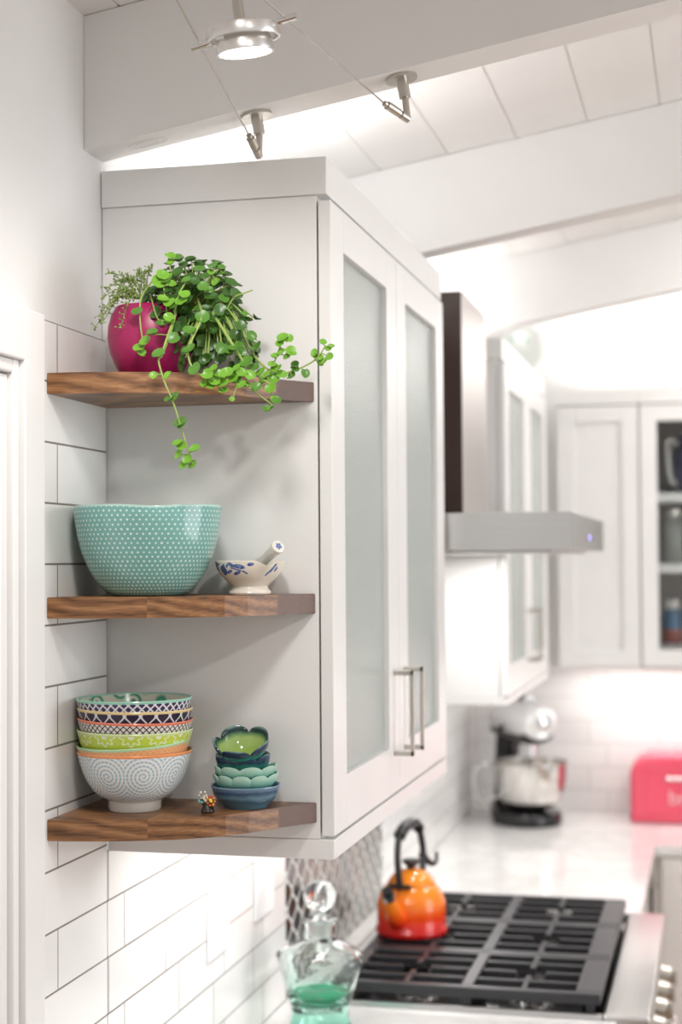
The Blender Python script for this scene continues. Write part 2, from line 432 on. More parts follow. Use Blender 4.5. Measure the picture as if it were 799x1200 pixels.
# rear wall cabinets (front plane y = 3.2)
FY = 3.2
t = thing('upper_cabinet', 'white wall cabinet with a plain solid panel door on the rear wall', 'cabinet', (.353, FY, 1.42))
def lk(name, bm, mm, par, smooth=False):
    """link a mesh built in world coordinates under an unrotated thing"""
    o = link(name, bm, mm, par, smooth)
    p = par; off = Vector((0, 0, 0))
    while p: off += p.location; p = p.parent
    o.location = -off
    return o
bx1 = .632
bm = NB(); box(bm, (.353, FY+.021, 1.42), (bx1-.001, YB-.001, 2.36)); lk('carcass', bm, M['cab'], t)
bm = NB(); box(bm, (.353, FY-.004, 2.318), (bx1-.001, FY+.0205, 2.37), .001); lk('top_trim', bm, M['cab'], t)
bm = NB()
def door_y(bm, x0, x1, z0, z1, y0, st, pane=True):
    box(bm, (x0, y0, z0), (x0+st, y0+.02, z1), .0012); box(bm, (x1-st, y0, z0), (x1, y0+.02, z1), .0012)
    box(bm, (x0+st, y0, z1-st), (x1-st, y0+.02, z1), .0012); box(bm, (x0+st, y0, z0), (x1-st, y0+.02, z0+st), .0012)
    if pane: box(bm, (x0+st, y0+.009, z0+st), (x1-st, y0+.018, z1-st))
door_y(bm, .357, bx1-.003, 1.43, 2.314, FY, .055); lk('door', bm, M['cab'], t)
t = thing('upper_cabinet', 'white wall cabinet with a clear glass door and crockery on the rear wall', 'cabinet', (bx1, FY, 1.42))
bx2 = 1.12
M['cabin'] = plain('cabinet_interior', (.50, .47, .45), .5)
bm = NB()
for a, b in (((bx1+.0005, FY+.021, 1.42), (bx1+.018, YB-.001, 2.36)), ((bx2-.018, FY+.021, 1.42), (bx2, YB-.001, 2.36)), ((bx1+.018, FY+.021, 1.42), (bx2-.018, YB-.001, 1.4995)), ((bx1+.018, FY+.021, 2.28), (bx2-.018, YB-.001, 2.36)), ((bx1+.018, YB-.012, 1.4995), (bx2-.018, YB-.001, 2.28))):
    box(bm, a, b)
lk('carcass', bm, M['cabin'], t)
bm = NB(); box(bm, (bx1+.0005, FY-.004, 2.318), (bx2, FY+.0205, 2.37), .001); lk('top_trim', bm, M['cab'], t)
bm = NB(); door_y(bm, bx1+.003, bx2-.003, 1.43, 2.314, FY, .056, False); dr = lk('door', bm, M['cab'], t)
bm = NB(); box(bm, (bx1+.0585, FY+.008, 1.4855), (bx2-.0585, FY+.012, 2.2585)); lk('glass_pane', bm, M['clear'], dr)
SH = (1.745, 1.985)
for z in SH:
    bm = NB(); box(bm, (bx1+.019, FY+.03, z), (bx2-.019, YB-.013, z+.03)); lk('inner_shelf', bm, M['cab'], t)

# ------------------------------------------------------------------ worktop and base units
bm = NB()
box(bm, (.0088, -.25, CZ-.032), (.683, .9555, CZ), .002); box(bm, (.0088, 1.8755, CZ-.032), (.683, YB-.009, CZ), .002)
box(bm, (.0088, .9555, CZ-.032), (.078, 1.8755, CZ), .001); box(bm, (.683, 2.885, CZ-.032), (2.2, YB-.009, CZ), .002)
tag(link('countertop', bm, M['counter']), 'white veined quartz worktop running along the tiled wall and round the corner', 'countertop')
M['base'] = plain('base_cabinet_paint', (.80, .775, .75), .35)
def base_unit(label, a, b, front, doors):
    t = thing('base_cabinet', label, 'cabinet', ((a[0]+b[0])/2, (a[1]+b[1])/2, 0))
    bm = NB(); box(bm, a, b, .001); lk('carcass', bm, M['base'], t)
    bm = NB()
    if front == 'x': box(bm, (a[0], a[1], 0), (b[0]-.06, b[1], a[2]-.0005))
    else: box(bm, (a[0], a[1]+.06, 0), (b[0], b[1], a[2]-.0005))
    lk('plinth', bm, M['base'], t)
    for (s0, s1, hs) in doors:
        bm = NB(); z0, z1 = a[2]+.005, b[2]-.006
        if front == 'x':
            shaker_door(bm, b[0]+.0005, b[0]+.019, s0, s1, z0, z1, .06, .06, .06); box(bm, (b[0]+.0005, s0+.06, z0+.06), (b[0]+.010, s1-.06, z1-.06))
        else:
            door_y(bm, s0, s1, z0, z1, a[1]-.0205, .06)
        dr = lk('door', bm, M['base'], t)
        bm = NB()
        if front == 'x': bar_pull(bm, b[0]+.019, hs, z1-.20, z1-.05)
        else:
            y = a[1]-.0205
            for zz in (z1-.2, z1-.0585): box(bm, (hs-.004, y-.034, zz), (hs+.004, y-.0003, zz+.0085), .001)
            box(bm, (hs-.004, y-.034, z1-.2), (hs+.004, y-.028, z1-.05), .001)
        lk('handle', bm, M['nickel'], dr)
    return t
base_unit('white base cabinet under the worktop in front of the range', (.01, -.25, .1), (.645, .9535, CZ-.0325), 'x', ((-.245, .352, .31), (.356, .95, .40)))
base_unit('white base cabinet under the worktop beyond the range', (.01, 1.8775, .1), (.645, YB-.01, CZ-.0325), 'x', ((1.885, 2.36, 2.32), (2.364, 2.82, 2.73)))
base_unit('white base cabinet with panel doors under the rear worktop', (.672, 2.915, .1), (2.15, YB-.01, CZ-.0325), 'y', ((.70, 1.15, 1.10), (1.154, 1.64, 1.20)))

# ------------------------------------------------------------------ range
RY0, RY1 = .957, 1.874
rg = thing('range', 'stainless steel gas range with black cast iron grates set into the worktop', 'range', (.35, (RY0+RY1)/2, 0))
bm = NB(); box(bm, (.08, RY0+.001, .12), (.70, RY1-.001, CZ-.035), .002); lk('oven_body', bm, M['steel_y'], rg)
for sx in (.14, .62):
    for sy in (RY0+.06, RY1-.06):
        bm = NB(); cyl(bm, (sx, sy, 0), (sx, sy, .1205), .02, 16); lk('foot', bm, M['steel_z'], rg, True)
bm = NB(); box(bm, (.70, RY0+.03, .2), (.722, RY1-.03, .70), .004); od = lk('oven_door', bm, M['steel_y'], rg)
bm = NB(); cyl(bm, (.768, RY0+.08, .66), (.768, RY1-.08, .66), .012, 16)
for yy in (RY0+.1, RY1-.1): cyl(bm, (.722, yy, .66), (.768, yy, .66), .008, 12)
lk('handle', bm, M['steel_y'], od, True)
# deck: steel tray edges, bullnose front
bm = NB()
box(bm, (.079, RY0, CZ-.034), (.748, RY1, CZ-.012), .004)
box(bm, (.655, RY0, CZ-.012), (.748, RY1, CZ+.012), .007, 4)
for y in (RY0, RY1-.012): box(bm, (.079, y, CZ-.012), (.655, y+.012, CZ+.010), .002)
box(bm, (.079, RY0+.012, CZ-.012), (.108, RY1-.012, CZ+.030), .003)
lk('deck_trim', bm, M['steel_y'], rg, True)
bm = NB()
f = [bm.verts.new(p) for p in ((.70, RY0+.002, .70), (.70, RY1-.002, .70), (.735, RY1-.002, CZ-.036), (.735, RY0+.002, CZ-.036), (.66, RY0+.002, .70), (.66, RY1-.002, .70), (.66, RY1-.002, CZ-.036), (.66, RY0+.002, CZ-.036))]
for q in ((0, 1, 2, 3), (4, 5, 6, 7), (0, 1, 5, 4), (3, 2, 6, 7), (0, 3, 7, 4), (1, 2, 6, 5)): bm.faces.new([f[i] for i in q])
lk('control_panel', bm, M['steel_y'], rg)
bm = NB(); box(bm, (.109, RY0+.013, CZ-.0118), (.654, RY1-.013, CZ-.004)); lk('burner_pan', bm, M['enamel'], rg)
for i in range(6):
    y = RY0+.09+i*(RY1-RY0-.18)/5
    bm = NB(); a = Vector((.716, y, .775)); d = Vector((.97, 0, -.23)).normalized()
    tube(bm, [a-d*.004, a+d*.008, a+d*.012, a+d*.042, a+d*.046], lambda s: .033 if s < .3 else (.026 if s < .8 else .020), 24)
    q = a+d*.046; box(bm, (q.x-.004, y-.006, q.z-.022), (q.x+.014, y+.006, q.z+.022), .003)
    lk('knob', bm, M['nickel'], rg, True)
GZ = CZ+.030        # underside of grate bars
GT = GZ+.016
gx0, gx1 = .112, .650
secs = [(RY0+.012+k*(RY1-RY0-.024)/3, RY0+.012+(k+1)*(RY1-RY0-.024)/3) for k in range(3)]
for (y0, y1) in secs:
    y0 += .0012; y1 -= .0012; xm = (gx0+gx1)/2; yc = (y0+y1)/2
    bm = NB(); B = .021
    box(bm, (gx0, y0, GZ-.006), (gx1, y0+B, GT), .003); box(bm, (gx0, y1-B, GZ-.006), (gx1, y1, GT), .003)
    box(bm, (gx0, y0+B, GZ-.006), (gx0+.03, y1-B, GT), .003); box(bm, (gx1-.05, y0+B, GZ-.006), (gx1, y1-B, GT), .003)
    box(bm, (xm-.013, y0+B, GZ-.004), (xm+.013, y1-B, GT), .003)
    for (xa, xb) in ((gx0+.03, xm-.013), (xm+.013, gx1-.05)):
        xc = (xa+xb)/2
        for yy in (y0+.078, yc, y1-.078):
            gap = .022 if yy == yc else .0
            w = .0055
            if yy == yc:
                box(bm, (xa, yy-w, GZ), (xc-.030, yy+w, GT), .002); box(bm, (xc+.030, yy-w, GZ), (xb, yy+w, GT), .002)
            else:
                box(bm, (xa, yy-w, GZ), (xb, yy+w, GT), .002)
        box(bm, (xc-.006, y0+B, GZ), (xc+.006, yc-.03, GT), .002); box(bm, (xc-.006, yc+.03, GZ), (xc+.006, y1-B, GT), .002)
    for xx in (gx0+.012, gx1-.02, xm):
        for yy in (y0+.012, y1-.012): box(bm, (xx-.008, yy-.008, CZ-.0042), (xx+.008, yy+.008, GZ-.0055), .001)
    lk('grate', bm, M['iron'], rg)
    for (xa, xb) in ((gx0+.03, xm-.013), (xm+.013, gx1-.05)):
        xc = (xa+xb)/2
        bm = NB(); lathe(bm, [(0, 0), (.058, 0), (.056, .006), (.048, .010), (.046, .016), (0, .016)], 32, cz=(xc, yc, CZ-.0038)); bo = lk('burner', bm, M['chrome'], rg, True)
        bm = NB(); lathe(bm, [(0, 0), (.040, 0), (.042, .004), (.038, .009), (0, .010)], 32, cz=(xc, yc, CZ+.0124)); o = lk('burner_cap', bm, M['iron'], bo, True)

# ------------------------------------------------------------------ hood
HY0, HY1 = .975, 1.877
hd = thing('range_hood', 'stainless steel chimney range hood over the gas range', 'range hood', (.3, (HY0+HY1)/2, 1.81))
bm = NB(); box(bm, (.009, HY0, 1.812), (.603, HY1, 1.889), .0015); lk('canopy', bm, M['steel_x'], hd)
bm = NB(); box(bm, (.06, HY0+.05, 1.806), (.56, HY1-.05, 1.8118), .001); lk('filter_panel', bm, M['steel_y'], hd)
# steel chimney: side facing the wall cabinet has its dark reflection painted in
CY0, CY1, CXF = 1.24, 1.61, .3436
bm = NB(); box(bm, (.001, CY0+.0015, 1.8893), (CXF, CY1, 2.388), .001); lk('chimney_front', bm, M['steel_z'], hd)
bm = NB(); box(bm, (.001, CY0, 1.8893), (CXF-.001, CY0+.0013, 2.388)); o = lk('chimney_side', bm, M['chimney_reflection'], hd); o['label'] = 'chimney side with a dark brown reflection painted in'
n = NT('blue_indicator'); M['led'] = n.fin((.2, .2, 1), .3, 0, **{'Emission Color': (.35, .35, 1, 1), 'Emission Strength': 4.0})
bm = NB(); cyl(bm, (.6031, 1.43, 1.842), (.6045, 1.43, 1.842), .006, 16); lk('indicator_light', bm, M['led'], hd)
for k in (-2, -1, 1, 2):
    bm = NB(); cyl(bm, (.6031, 1.43+k*.035, 1.842), (.6055, 1.43+k*.035, 1.842), .007, 16); lk('button', bm, M['chrome'], hd)

# ------------------------------------------------------------------ outlets
def outlet(y0, y1, z0, z1, label):
    t = thing('wall_outlet', label, 'outlet', (.008, (y0+y1)/2, z0))
    bm = NB(); box(bm, (.0082, y0, z0), (.014, y1, z1), .002); lk('cover_plate', bm, M['plug'], t)
    w = (y1-y0)
    for k, kind in ((.28, 'socket'), (.72, 'switch')):
        yc = y0+w*k; zc = (z0+z1)/2
        bm = NB(); box(bm, (.0141, yc-.016, zc-.034), (.0155, yc+.016, zc+.034), .0006)
        if kind == 'socket':
            for dz in (-.017, .017):
                for dy in (-.006, .006): box(bm, (.0156, yc+dy-.001, zc+dz-.004), (.0158, yc+dy+.001, zc+dz+.004))
        lk(kind, bm, M['plug'], t)
outlet(.452, .568, 1.092, 1.226, 'white double wall outlet nearest the shelves on the tiled backsplash')
outlet(.737, .865, 1.098, 1.222, 'white double wall outlet nearest the dark mosaic on the tiled backsplash')

# ------------------------------------------------------------------ shelves
plan = [(.0085, -.0008), (.0085, -.2150), (.035, -.2125), (.07, -.2070), (.105, -.1975), (.14, -.1860), (.175, -.1715), (.205, -.1540), (.232, -.1310), (.256, -.1020), (.275, -.0720), (.287, -.0520), (.307, -.0250), (.326, -.0008)]
ST_ = (2.050, 1.746, 1.448)
for z, lab in zip(ST_, ('top walnut corner shelf carrying the pink plant pot', 'middle walnut corner shelf carrying the teal mixing bowl', 'bottom walnut corner shelf carrying the stacked bowls')):
    bm = NB(); prism(bm, plan, z-.0285, z, .0012)
    o = link('corner_shelf', bm, M['walnut']); tag(o, lab, 'shelf', 'walnut corner shelves')
Z3, Z2, Z1 = ST_

# ------------------------------------------------------------------ bowls on the shelves
def cer(name, col, rough=.18, **kw): 
    n = NT(name); return n.fin(n.mix(n.noise(n.obj(), 30, 2), col, tuple(c*.93 for c in col)), rough, 0, **kw)
# --- large teal bowl
def dots_mat():
    n = NT('teal_dotted_glaze'); u, v, _ = n.uv()
    p = .0064; row = n.ma('FLOOR', n.ma('DIVIDE', v, p))
    N = 74.0
    fu = n.ma('SUBTRACT', n.ma('FRACT', n.ma('ADD', n.ma('MULTIPLY', u, N), n.ma('MULTIPLY', row, .5))), .5)
    fv = n.ma('SUBTRACT', n.ma('FRACT', n.ma('DIVIDE', v, p)), .5)
    o = n.sep(n.obj())      # the dots crowd together where the bowl narrows
    rad = n.ma('MULTIPLY', n.ma('SQRT', n.ma('ADD', n.ma('POWER', o[0], 2.0), n.ma('POWER', o[1], 2.0))), 2*PI/N)
    d = n.ma('SQRT', n.ma('ADD', n.ma('POWER', n.ma('MULTIPLY', fu, rad), 2.0), n.ma('POWER', n.ma('MULTIPLY', fv, p), 2.0)))
    wob = n.ma('MULTIPLY', n.ma('SUBTRACT', n.noise(n.obj(), 160, 1), .5), .0014)
    s = n.step(n.ma('ADD', d, wob), .0011, .0019)
    c = n.mix(n.noise(n.obj(), 16, 3), (.20, .42, .385), (.155, .35, .32))
    return n.fin(n.mix(s, (.56, .72, .67), c), .14, 0)
teal_in = cer('teal_plain_glaze', (.42, .62, .56))
bm = NB()
prof = [(0, .002), (.040, .002), (.0445, 0), (.050, .0008), (.060, .007), (.072, .020), (.083, .038), (.0915, .058), (.098, .082), (.1015, .106), (.1028, .1225), (.1022, .1252), (.1000, .1252), (.0985, .122), (.094, .082), (.087, .058), (.078, .038), (.066, .021), (.045, .009), (0, .007)]
def lip(a, r, z, i):
    w = math.exp(-((((a+PI*.36+PI) % (2*PI))-PI)/.35)**2)
    return (r+(.004*w if z > .1 else 0), z-(.003*w if z > .11 else 0))
lathe(bm, prof, 128, mi=lambda i: 0 if i < 10 else 1, mod=lip)
o = link('mixing_bowl', bm, [dots_mat(), teal_in], None, True, (.1140, -.112, Z2)); tag(o, 'large teal mixing bowl with pale dots on the middle shelf', 'bowl')

# --- stacked patterned bowls
def pat(name, kind, A, B, C=None):
    n = NT(name); u, v, _ = n.uv()
    if kind == 'lattice':        # diamonds inside a light net
        p = n.ma('MULTIPLY', u, 41.0); q = n.ma('DIVIDE', v, .0118)
        e = n.ma('ADD', n.ma('ABSOLUTE', n.ma('SUBTRACT', n.ma('FRACT', p), .5)), n.ma('ABSOLUTE', n.ma('SUBTRACT', n.ma('FRACT', q), .5)))
        d = n.ma('ABSOLUTE', n.ma('SUBTRACT', e, .5))
        net = n.step(d, .10, .16)
        ctr = n.step(e, .26, .33)
        col = n.mix(net, B, n.mix(ctr, A, C))
    elif kind == 'ogee':
        p = n.ma('MULTIPLY', u, 46.0); q = n.ma('DIVIDE', v, .026)
        c = n.ma('MULTIPLY', n.ma('COSINE', n.ma('MULTIPLY', q, 2*PI)), .42)
        d = n.ma('MINIMUM', n.ma('PINGPONG', n.ma('SUBTRACT', p, c), 1.0), n.ma('SUBTRACT', 1.0, n.ma('PINGPONG', n.ma('ADD', p, c), 1.0)))
        col = n.mix(n.step(d, .10, .17), B, A)
    elif kind == 'net':
        p = n.ma('MULTIPLY', u, 56.0); q = n.ma('DIVIDE', v, .0088)
        a = n.ma('PINGPONG', n.ma('ADD', p, q), .5); b = n.ma('PINGPONG', n.ma('SUBTRACT', p, q), .5)
        col = n.mix(n.step(n.ma('MINIMUM', a, b), .09, .15), A, B)
    elif kind == 'trellis':
        p = n.ma('SUBTRACT', n.ma('FRACT', n.ma('MULTIPLY', u, 13.0)), .5); q = n.ma('SUBTRACT', n.ma('FRACT', n.ma('DIVIDE', v, .034)), .5)
        r = n.ma('SQRT', n.ma('ADD', n.ma('POWER', p, 2.0), n.ma('POWER', q, 2.0)))
        ang = n.ma('ARCTAN2', q, p)
        star = n.ma('MULTIPLY_ADD', n.ma('COSINE', n.ma('MULTIPLY', ang, 8.0)), .07, .22)
        d1 = n.ma('ABSOLUTE', n.ma('SUBTRACT', r, n.ma('ADD', star, .12)))
        d2 = n.ma('MULTIPLY', n.ma('SUBTRACT', r, .10), 1.0)
        k = n.ma('MINIMUM', n.step(d1, .02, .05), n.step(d2, 0, .03))
        col = n.mix(k, B, A)
    elif kind == 'spiral':
        K = 9.0
        fu = n.ma('MULTIPLY', n.ma('SUBTRACT', n.ma('FRACT', n.ma('ADD', n.ma('MULTIPLY', u, K), .0)), .5), .0530)
        fv = n.ma('SUBTRACT', v, .106)
        r = n.ma('SQRT', n.ma('ADD', n.ma('POWER', fu, 2.0), n.ma('POWER', fv, 2.0)))
        ang = n.ma('DIVIDE', n.ma('ARCTAN2', fv, fu), 2*PI)
        ph = n.ma('SUBTRACT', n.ma('DIVIDE', r, .0058), ang)
        band = n.ma('ABSOLUTE', n.ma('SUBTRACT', n.ma('FRACT', ph), .5))
        cnt = n.ma('MULTIPLY', n.ma('FLOOR', n.ma('ADD', n.ma('DIVIDE', r, .0058), .6)), 6.0)
        dash = n.ma('PINGPONG', n.ma('MULTIPLY', ang, n.ma('MAXIMUM', cnt, 6.0)), .5)
        k = n.ma('MINIMUM', n.step(band, .26, .18), n.step(dash, .06, .14))
        col = n.mix(n.ma('MULTIPLY', k, .9), B, A)
    elif kind == 'floral':
        vo = n.node('ShaderNodeTexVoronoi'); n.t.links.new(n.comb(n.ma('MULTIPLY', u, 20.0), n.ma('MULTIPLY', v, 45.0)), vo.inputs['Vector']); vo.inputs['Scale'].default_value = 1.0
        d = vo.outputs['Distance']
        k = n.step(n.ma('ABSOLUTE', n.ma('SUBTRACT', d, .28)), .05, .12)
        col = n.mix(n.ma('MULTIPLY', k, n.step(d, .62, .45)), B, A)
    return n.fin(col, .2)
NAVY = (.035, .03, .10); OFF = (.72, .69, .64)
floral = pat('green_floral_glaze', 'floral', (.03, .27, .17), (.60, .60, .50))
bowl_defs = [  # bottom to top: label, outside, rim colour, inside, tilt(deg about y), dz
    ('bottom bowl of the tall stack, white with pale blue spirals and orange rim', pat('blue_spiral_glaze', 'spiral', (.27, .46, .60), (.78, .78, .74)), (.80, .30, .12), None, 0, 0),
    ('orange bowl with pale green rim resting on the spiral bowl', pat('orange_speck_glaze', 'net', (.75, .42, .22), (.72, .34, .14)), (.42, .64, .38), None, -2.3, .0135),
    ('lime green bowl with white trellis pattern in the middle of the tall stack', pat('lime_trellis_glaze', 'trellis', (.50, .62, .07), (.74, .78, .56)), (.60, .70, .35), None, 0.3, .0295),
    ('black and white net bowl with coral rim in the tall stack', pat('black_net_glaze', 'net', (.03, .02, .04), (.70, .66, .62)), (.70, .20, .12), None, 1.6, .0445),
    ('dark navy bowl with white wavy lines and yellow rim, second from the top', pat('navy_ogee_glaze', 'ogee', (.022, .018, .045), (.66, .64, .66)), (.72, .56, .30), None, .8, .0595),
    ('top bowl of the tall stack, navy diamonds outside and green floral inside', pat('navy_lattice_glaze', 'lattice', NAVY, (.70, .68, .72), (.045, .04, .10)), (.30, .58, .46), floral, -.3, .0730),
]
foot_white = cer('bare_white_glaze', (.74, .71, .66))
bp = [(0, .003), (.031, .003), (.0325, 0), (.0355, 0), (.0365, .002), (.0372, .0135), (.0415, .0165), (.050, .0205), (.0585, .028), (.0665, .0400), (.0725, .0530), (.0768, .0670), (.0800, .0790), (.0807, .0815), (.0800, .0828), (.0788, .0826), (.0780, .0805), (.0745, .067), (.0700, .053), (.0640, .0405), (.056, .0295), (.045, .0235), (.020, .0205), (0, .020)]
bp_in = [(0, .0135), (.030, .0135), (.0315, .0125), (.0345, .0125), (.0355, .0132), (.0372, .0140)]+bp[6:]
for i, (lab, mo, rim, inn, tl, dz) in enumerate(bowl_defs):
    rm = cer('rim_glaze', rim)
    bm = NB(); lathe(bm, bp if i == 0 else bp_in, 96, mi=lambda k: 2 if k < 6 else (0 if k < 12 else (1 if k < 16 else 3)))
    o = link('stacked_bowl', bm, [mo, rm, foot_white, inn or cer('cream_glaze', (.66, .64, .58))], None, True)
    o.location = (.0915+(0, .0022, 0, -.0015, -.0008, 0)[i], -.106, Z1+.0003+dz); o.rotation_euler = (math.radians(2.6) if i == 1 else 0, math.radians(tl), 0)
    if i == 1: o.scale = (.975, .975, .99)
    o.data.transform(Matrix.Rotation(.55+i*.9 if i else 0, 4, 'Z'))
    tag(o, lab, 'bowl', 'tall stack of patterned bowls')

# --- lotus dishes
def glaze2(name, stops, zs, rough=.12):
    """glaze that changes with height in the dish's own coordinates"""
    n = NT(name); z = n.sep(n.obj())[2]
    nz = n.ma('MULTIPLY_ADD', n.ma('SUBTRACT', n.noise(n.obj(), 60, 2), .5), .006, z)
    return n.fin(n.ramp(n.step(nz, zs[0], zs[1]), stops), rough)
LX, LY = .2375, -.0555
bm = NB()
dp = [(0, .002), (.026, .002), (.028, 0), (.0305, 0), (.033, .005), (.040, .010), (.0455, .0185), (.0475, .026), (.0495, .0300), (.0490, .0318), (.0470, .0312), (.0440, .026), (.040, .016), (.030, .009), (0, .007)]
lathe(bm, dp, 72)
o = link('lotus_dish', bm, glaze2('blue_dish_glaze', [(0, (.10, .19, .25)), (.35, (.045, .12, .19)), (.6, (.12, .24, .31)), (.85, (.03, .07, .15)), (1, (.16, .26, .36))], (0, .031)), None, True, (LX, LY, Z1+.0002))
tag(o, 'slate blue round dish at the foot of the small stack', 'dish', 'small stack of lotus dishes')
def petal_dish(N, r0, r1, h, depth, rimdip, ph, th=.0028):
    bm = NB(); K = 12
    out = []; 
    for k in range(K+1):
        s = k/K
        out.append((r0+(r1-r0)*(1-(1-s)**1.7), h*(s**1.35)))
    inn = [(max(r-th*1.0, 0.004), z+th*.9) for r, z in out[::-1]][1:]
    prof = [(0, .0)]+out+[(r1-th*.5, h+.0006)]+inn+[(0, th)]
    def md(a, r, z, i):
        c = abs(math.cos(N*(a+ph)/2))          # 1 at petal middle, 0 at the cleft
        s = min(1, z/h)
        pet = c**.55
        return (r*(1-depth*(1-pet)*s), z-rimdip*(1-pet)*s**3)
    lathe(bm, prof, N*16, mod=md, mi=lambda i: 0 if i <= K+1 else 1)
    return bm
jade_o = glaze2('jade_glaze', [(0, (.10, .35, .27)), (.45, (.16, .43, .34)), (.8, (.30, .55, .45)), (1, (.42, .62, .52))], (0, .032))
jade_i = cer('jade_inside_glaze', (.22, .48, .38), .12)
dark_o = glaze2('dark_teal_glaze', [(0, (.04, .25, .18)), (.5, (.05, .27, .21)), (.72, (.012, .04, .07)), (.94, (.02, .05, .10)), (1, (.24, .38, .36))], (0, .037))
lime_i = glaze2('lime_inside_glaze', [(0, (.33, .48, .12)), (.42, (.40, .54, .18)), (.60, (.16, .30, .12)), (.76, (.02, .05, .05)), (.93, (.025, .06, .07)), (1, (.24, .36, .32))], (.004, .036))
for (nm_z, r1, h, N, ph, mo, lab) in ((.0165, .0465, .0310, 10, .16, jade_o, 'lower pale jade scalloped dish in the small stack'), (.0290, .0445, .0305, 8, .3, jade_o, 'upper jade green wavy dish in the small stack')):
    o = link('lotus_dish', petal_dish(N, .018, r1, h, .09, .006, ph), [mo, jade_i], None, True, (LX, LY, Z1+nm_z)); tag(o, lab, 'dish', 'small stack of lotus dishes')
o = link('lotus_dish', petal_dish(6, .016, .0400, .034, .07, .009, PI/2-.30), [dark_o, lime_i], None, True, (LX-.004, LY, Z1+.0405)); tag(o, 'dark teal petal dish under the tilted one in the small stack', 'dish', 'small stack of lotus dishes')
o = link('lotus_dish', petal_dish(5, .016, .0405, .034, .11, .011, 0), [dark_o, lime_i], None, True)
o.location = (LX-.003, LY-.001, Z1+.0665); o.rotation_euler = (math.radians(23), math.radians(2), 0)
o.data.transform(Matrix.Rotation(math.radians(90+36), 4, 'Z'))
tag(o, 'tilted petal dish showing its lime green inside on top of the small stack', 'dish', 'small stack of lotus dishes')

# --- small mortar with blue flowers, and its pestle
mx, my = .2455, -.0560
def mortar_mat():
    n = NT('cream_blue_flower_glaze'); o = n.sep(n.obj())
    # painted sprays in the coordinates of the bowl's outside: turn angle and height
    ang = n.ma('ARCTAN2', o[1], o[0]); z = o[2]
    base = n.mix(n.noise(n.obj(), 25, 2), (.78, .73, .64), (.73, .67, .57))
    k = None
    def blob(a0, z0, ra, rz, rot=0.0):
        da = n.ma('MULTIPLY', n.ma('SUBTRACT', ang, a0), .048); dz = n.ma('SUBTRACT', z, z0)
        c, s_ = math.cos(rot), math.sin(rot)
        p = n.ma('ADD', n.ma('MULTIPLY', da, c), n.ma('MULTIPLY', dz, s_)); q = n.ma('SUBTRACT', n.ma('MULTIPLY', dz, c), n.ma('MULTIPLY', da, s_))
        e = n.ma('ADD', n.ma('POWER', n.ma('DIVIDE', p, ra), 2.0), n.ma('POWER', n.ma('DIVIDE', q, rz), 2.0))
        return n.step(e, 1.15, .8)
    sp = [(-2.22, .0335, .0058, .0052, 0), (-2.18, .0395, .0034, .0016, .7), (-2.02, .0400, .0030, .0014, .8), (-1.86, .0405, .0060, .0019, -.5), (-1.62, .0385, .0075, .0024, -.2), (-1.72, .0345, .009, .0008, -.25), (-1.98, .0315, .005, .0016, .35), (-1.72, .0295, .0055, .0017, .3), (-1.45, .0305, .004, .0010, -.5), (-1.28, .0415, .0040, .0018, .1), (-2.62, .0400, .0040, .0060, .4), (-2.85, .0350, .0050, .0040, .4), (-2.45, .0420, .0030, .0014, -.3), (-.62, .0335, .0060, .0020, .7), (-.52, .0385, .0050, .0018, .6), (-.40, .0345, .0035, .0018, .9), (-.72, .0290, .0040, .0016, .9)]
    for b in sp:
        b = (b[0]+.02, b[1]+.001, b[2]*1.2, b[3]*1.35, b[4])
        v = blob(*b); k = v if k is None else n.ma('MAXIMUM', k, v)
    ink = n.mix(n.step(n.noise(n.obj(), 300, 2), .35, .65), (.035, .06, .22), (.16, .24, .48))
    return n.fin(n.mix(k, base, ink), .16)
t = thing('mortar', 'small cream mortar bowl with blue painted flowers on the middle shelf', 'bowl', (mx, my, Z2+.0002))
bm = NB()
mp = [(0, .003), (.024, .003), (.0265, 0), (.0290, .0004), (.0300, .0025), (.0290, .0055), (.0258, .0085), (.0250, .0115), (.0280, .0150), (.0355, .0215), (.0425, .0290), (.0470, .0370), (.0490, .0445), (.0492, .0470), (.0478, .0480), (.0460, .0465), (.0440, .040), (.0395, .030), (.031, .0205), (.018, .0145), (0, .0135)]
def spout(a, r, z, i):
    w = math.exp(-((((a+.78+PI) % (2*PI))-PI)/.22)**2)
    s = max(0, (z-.022)/.026)
    return (r*(1+.13*w*s), z-.0075*w*s*s)
lathe(bm, mp, 96, mod=spout); link('bowl_body', bm, mortar_mat(), t, True)
t = thing('pestle', 'white pestle with a blue mark leaning in the small mortar bowl', 'pestle', (mx, my, Z2+.02))
a = Vector((mx-.004, my+.016, Z2+.030)); b = at(326.5, 640, my-.034)
d = (b-a).normalized(); L = (b-a).length
bm = NB(); tube(bm, [a-d*.002, a, a+d*.008, a+d*.018, a+d*(L*.55), a+d*(L*.8), a+d*(L-.004), a+d*(L-.0012), b], lambda s: [.004, .008, .0105, .0100, .0072, .0078, .0098, .0094, .0075][round(s*8)], 28)
lk('shaft', bm, cer('white_porcelain', (.78, .75, .69)), t, True)
bm = NB(); o = d.orthogonal().normalized(); o2 = d.cross(o)
for i in range(5):
    ang = 2*PI*i/5; ball(bm, b+(o*math.cos(ang)+o2*math.sin(ang))*.0034, .0019, 8)
ball(bm, b, .0015, 8)
lk('painted_mark', bm, cer('blue_ink', (.16, .26, .50)), t, True)

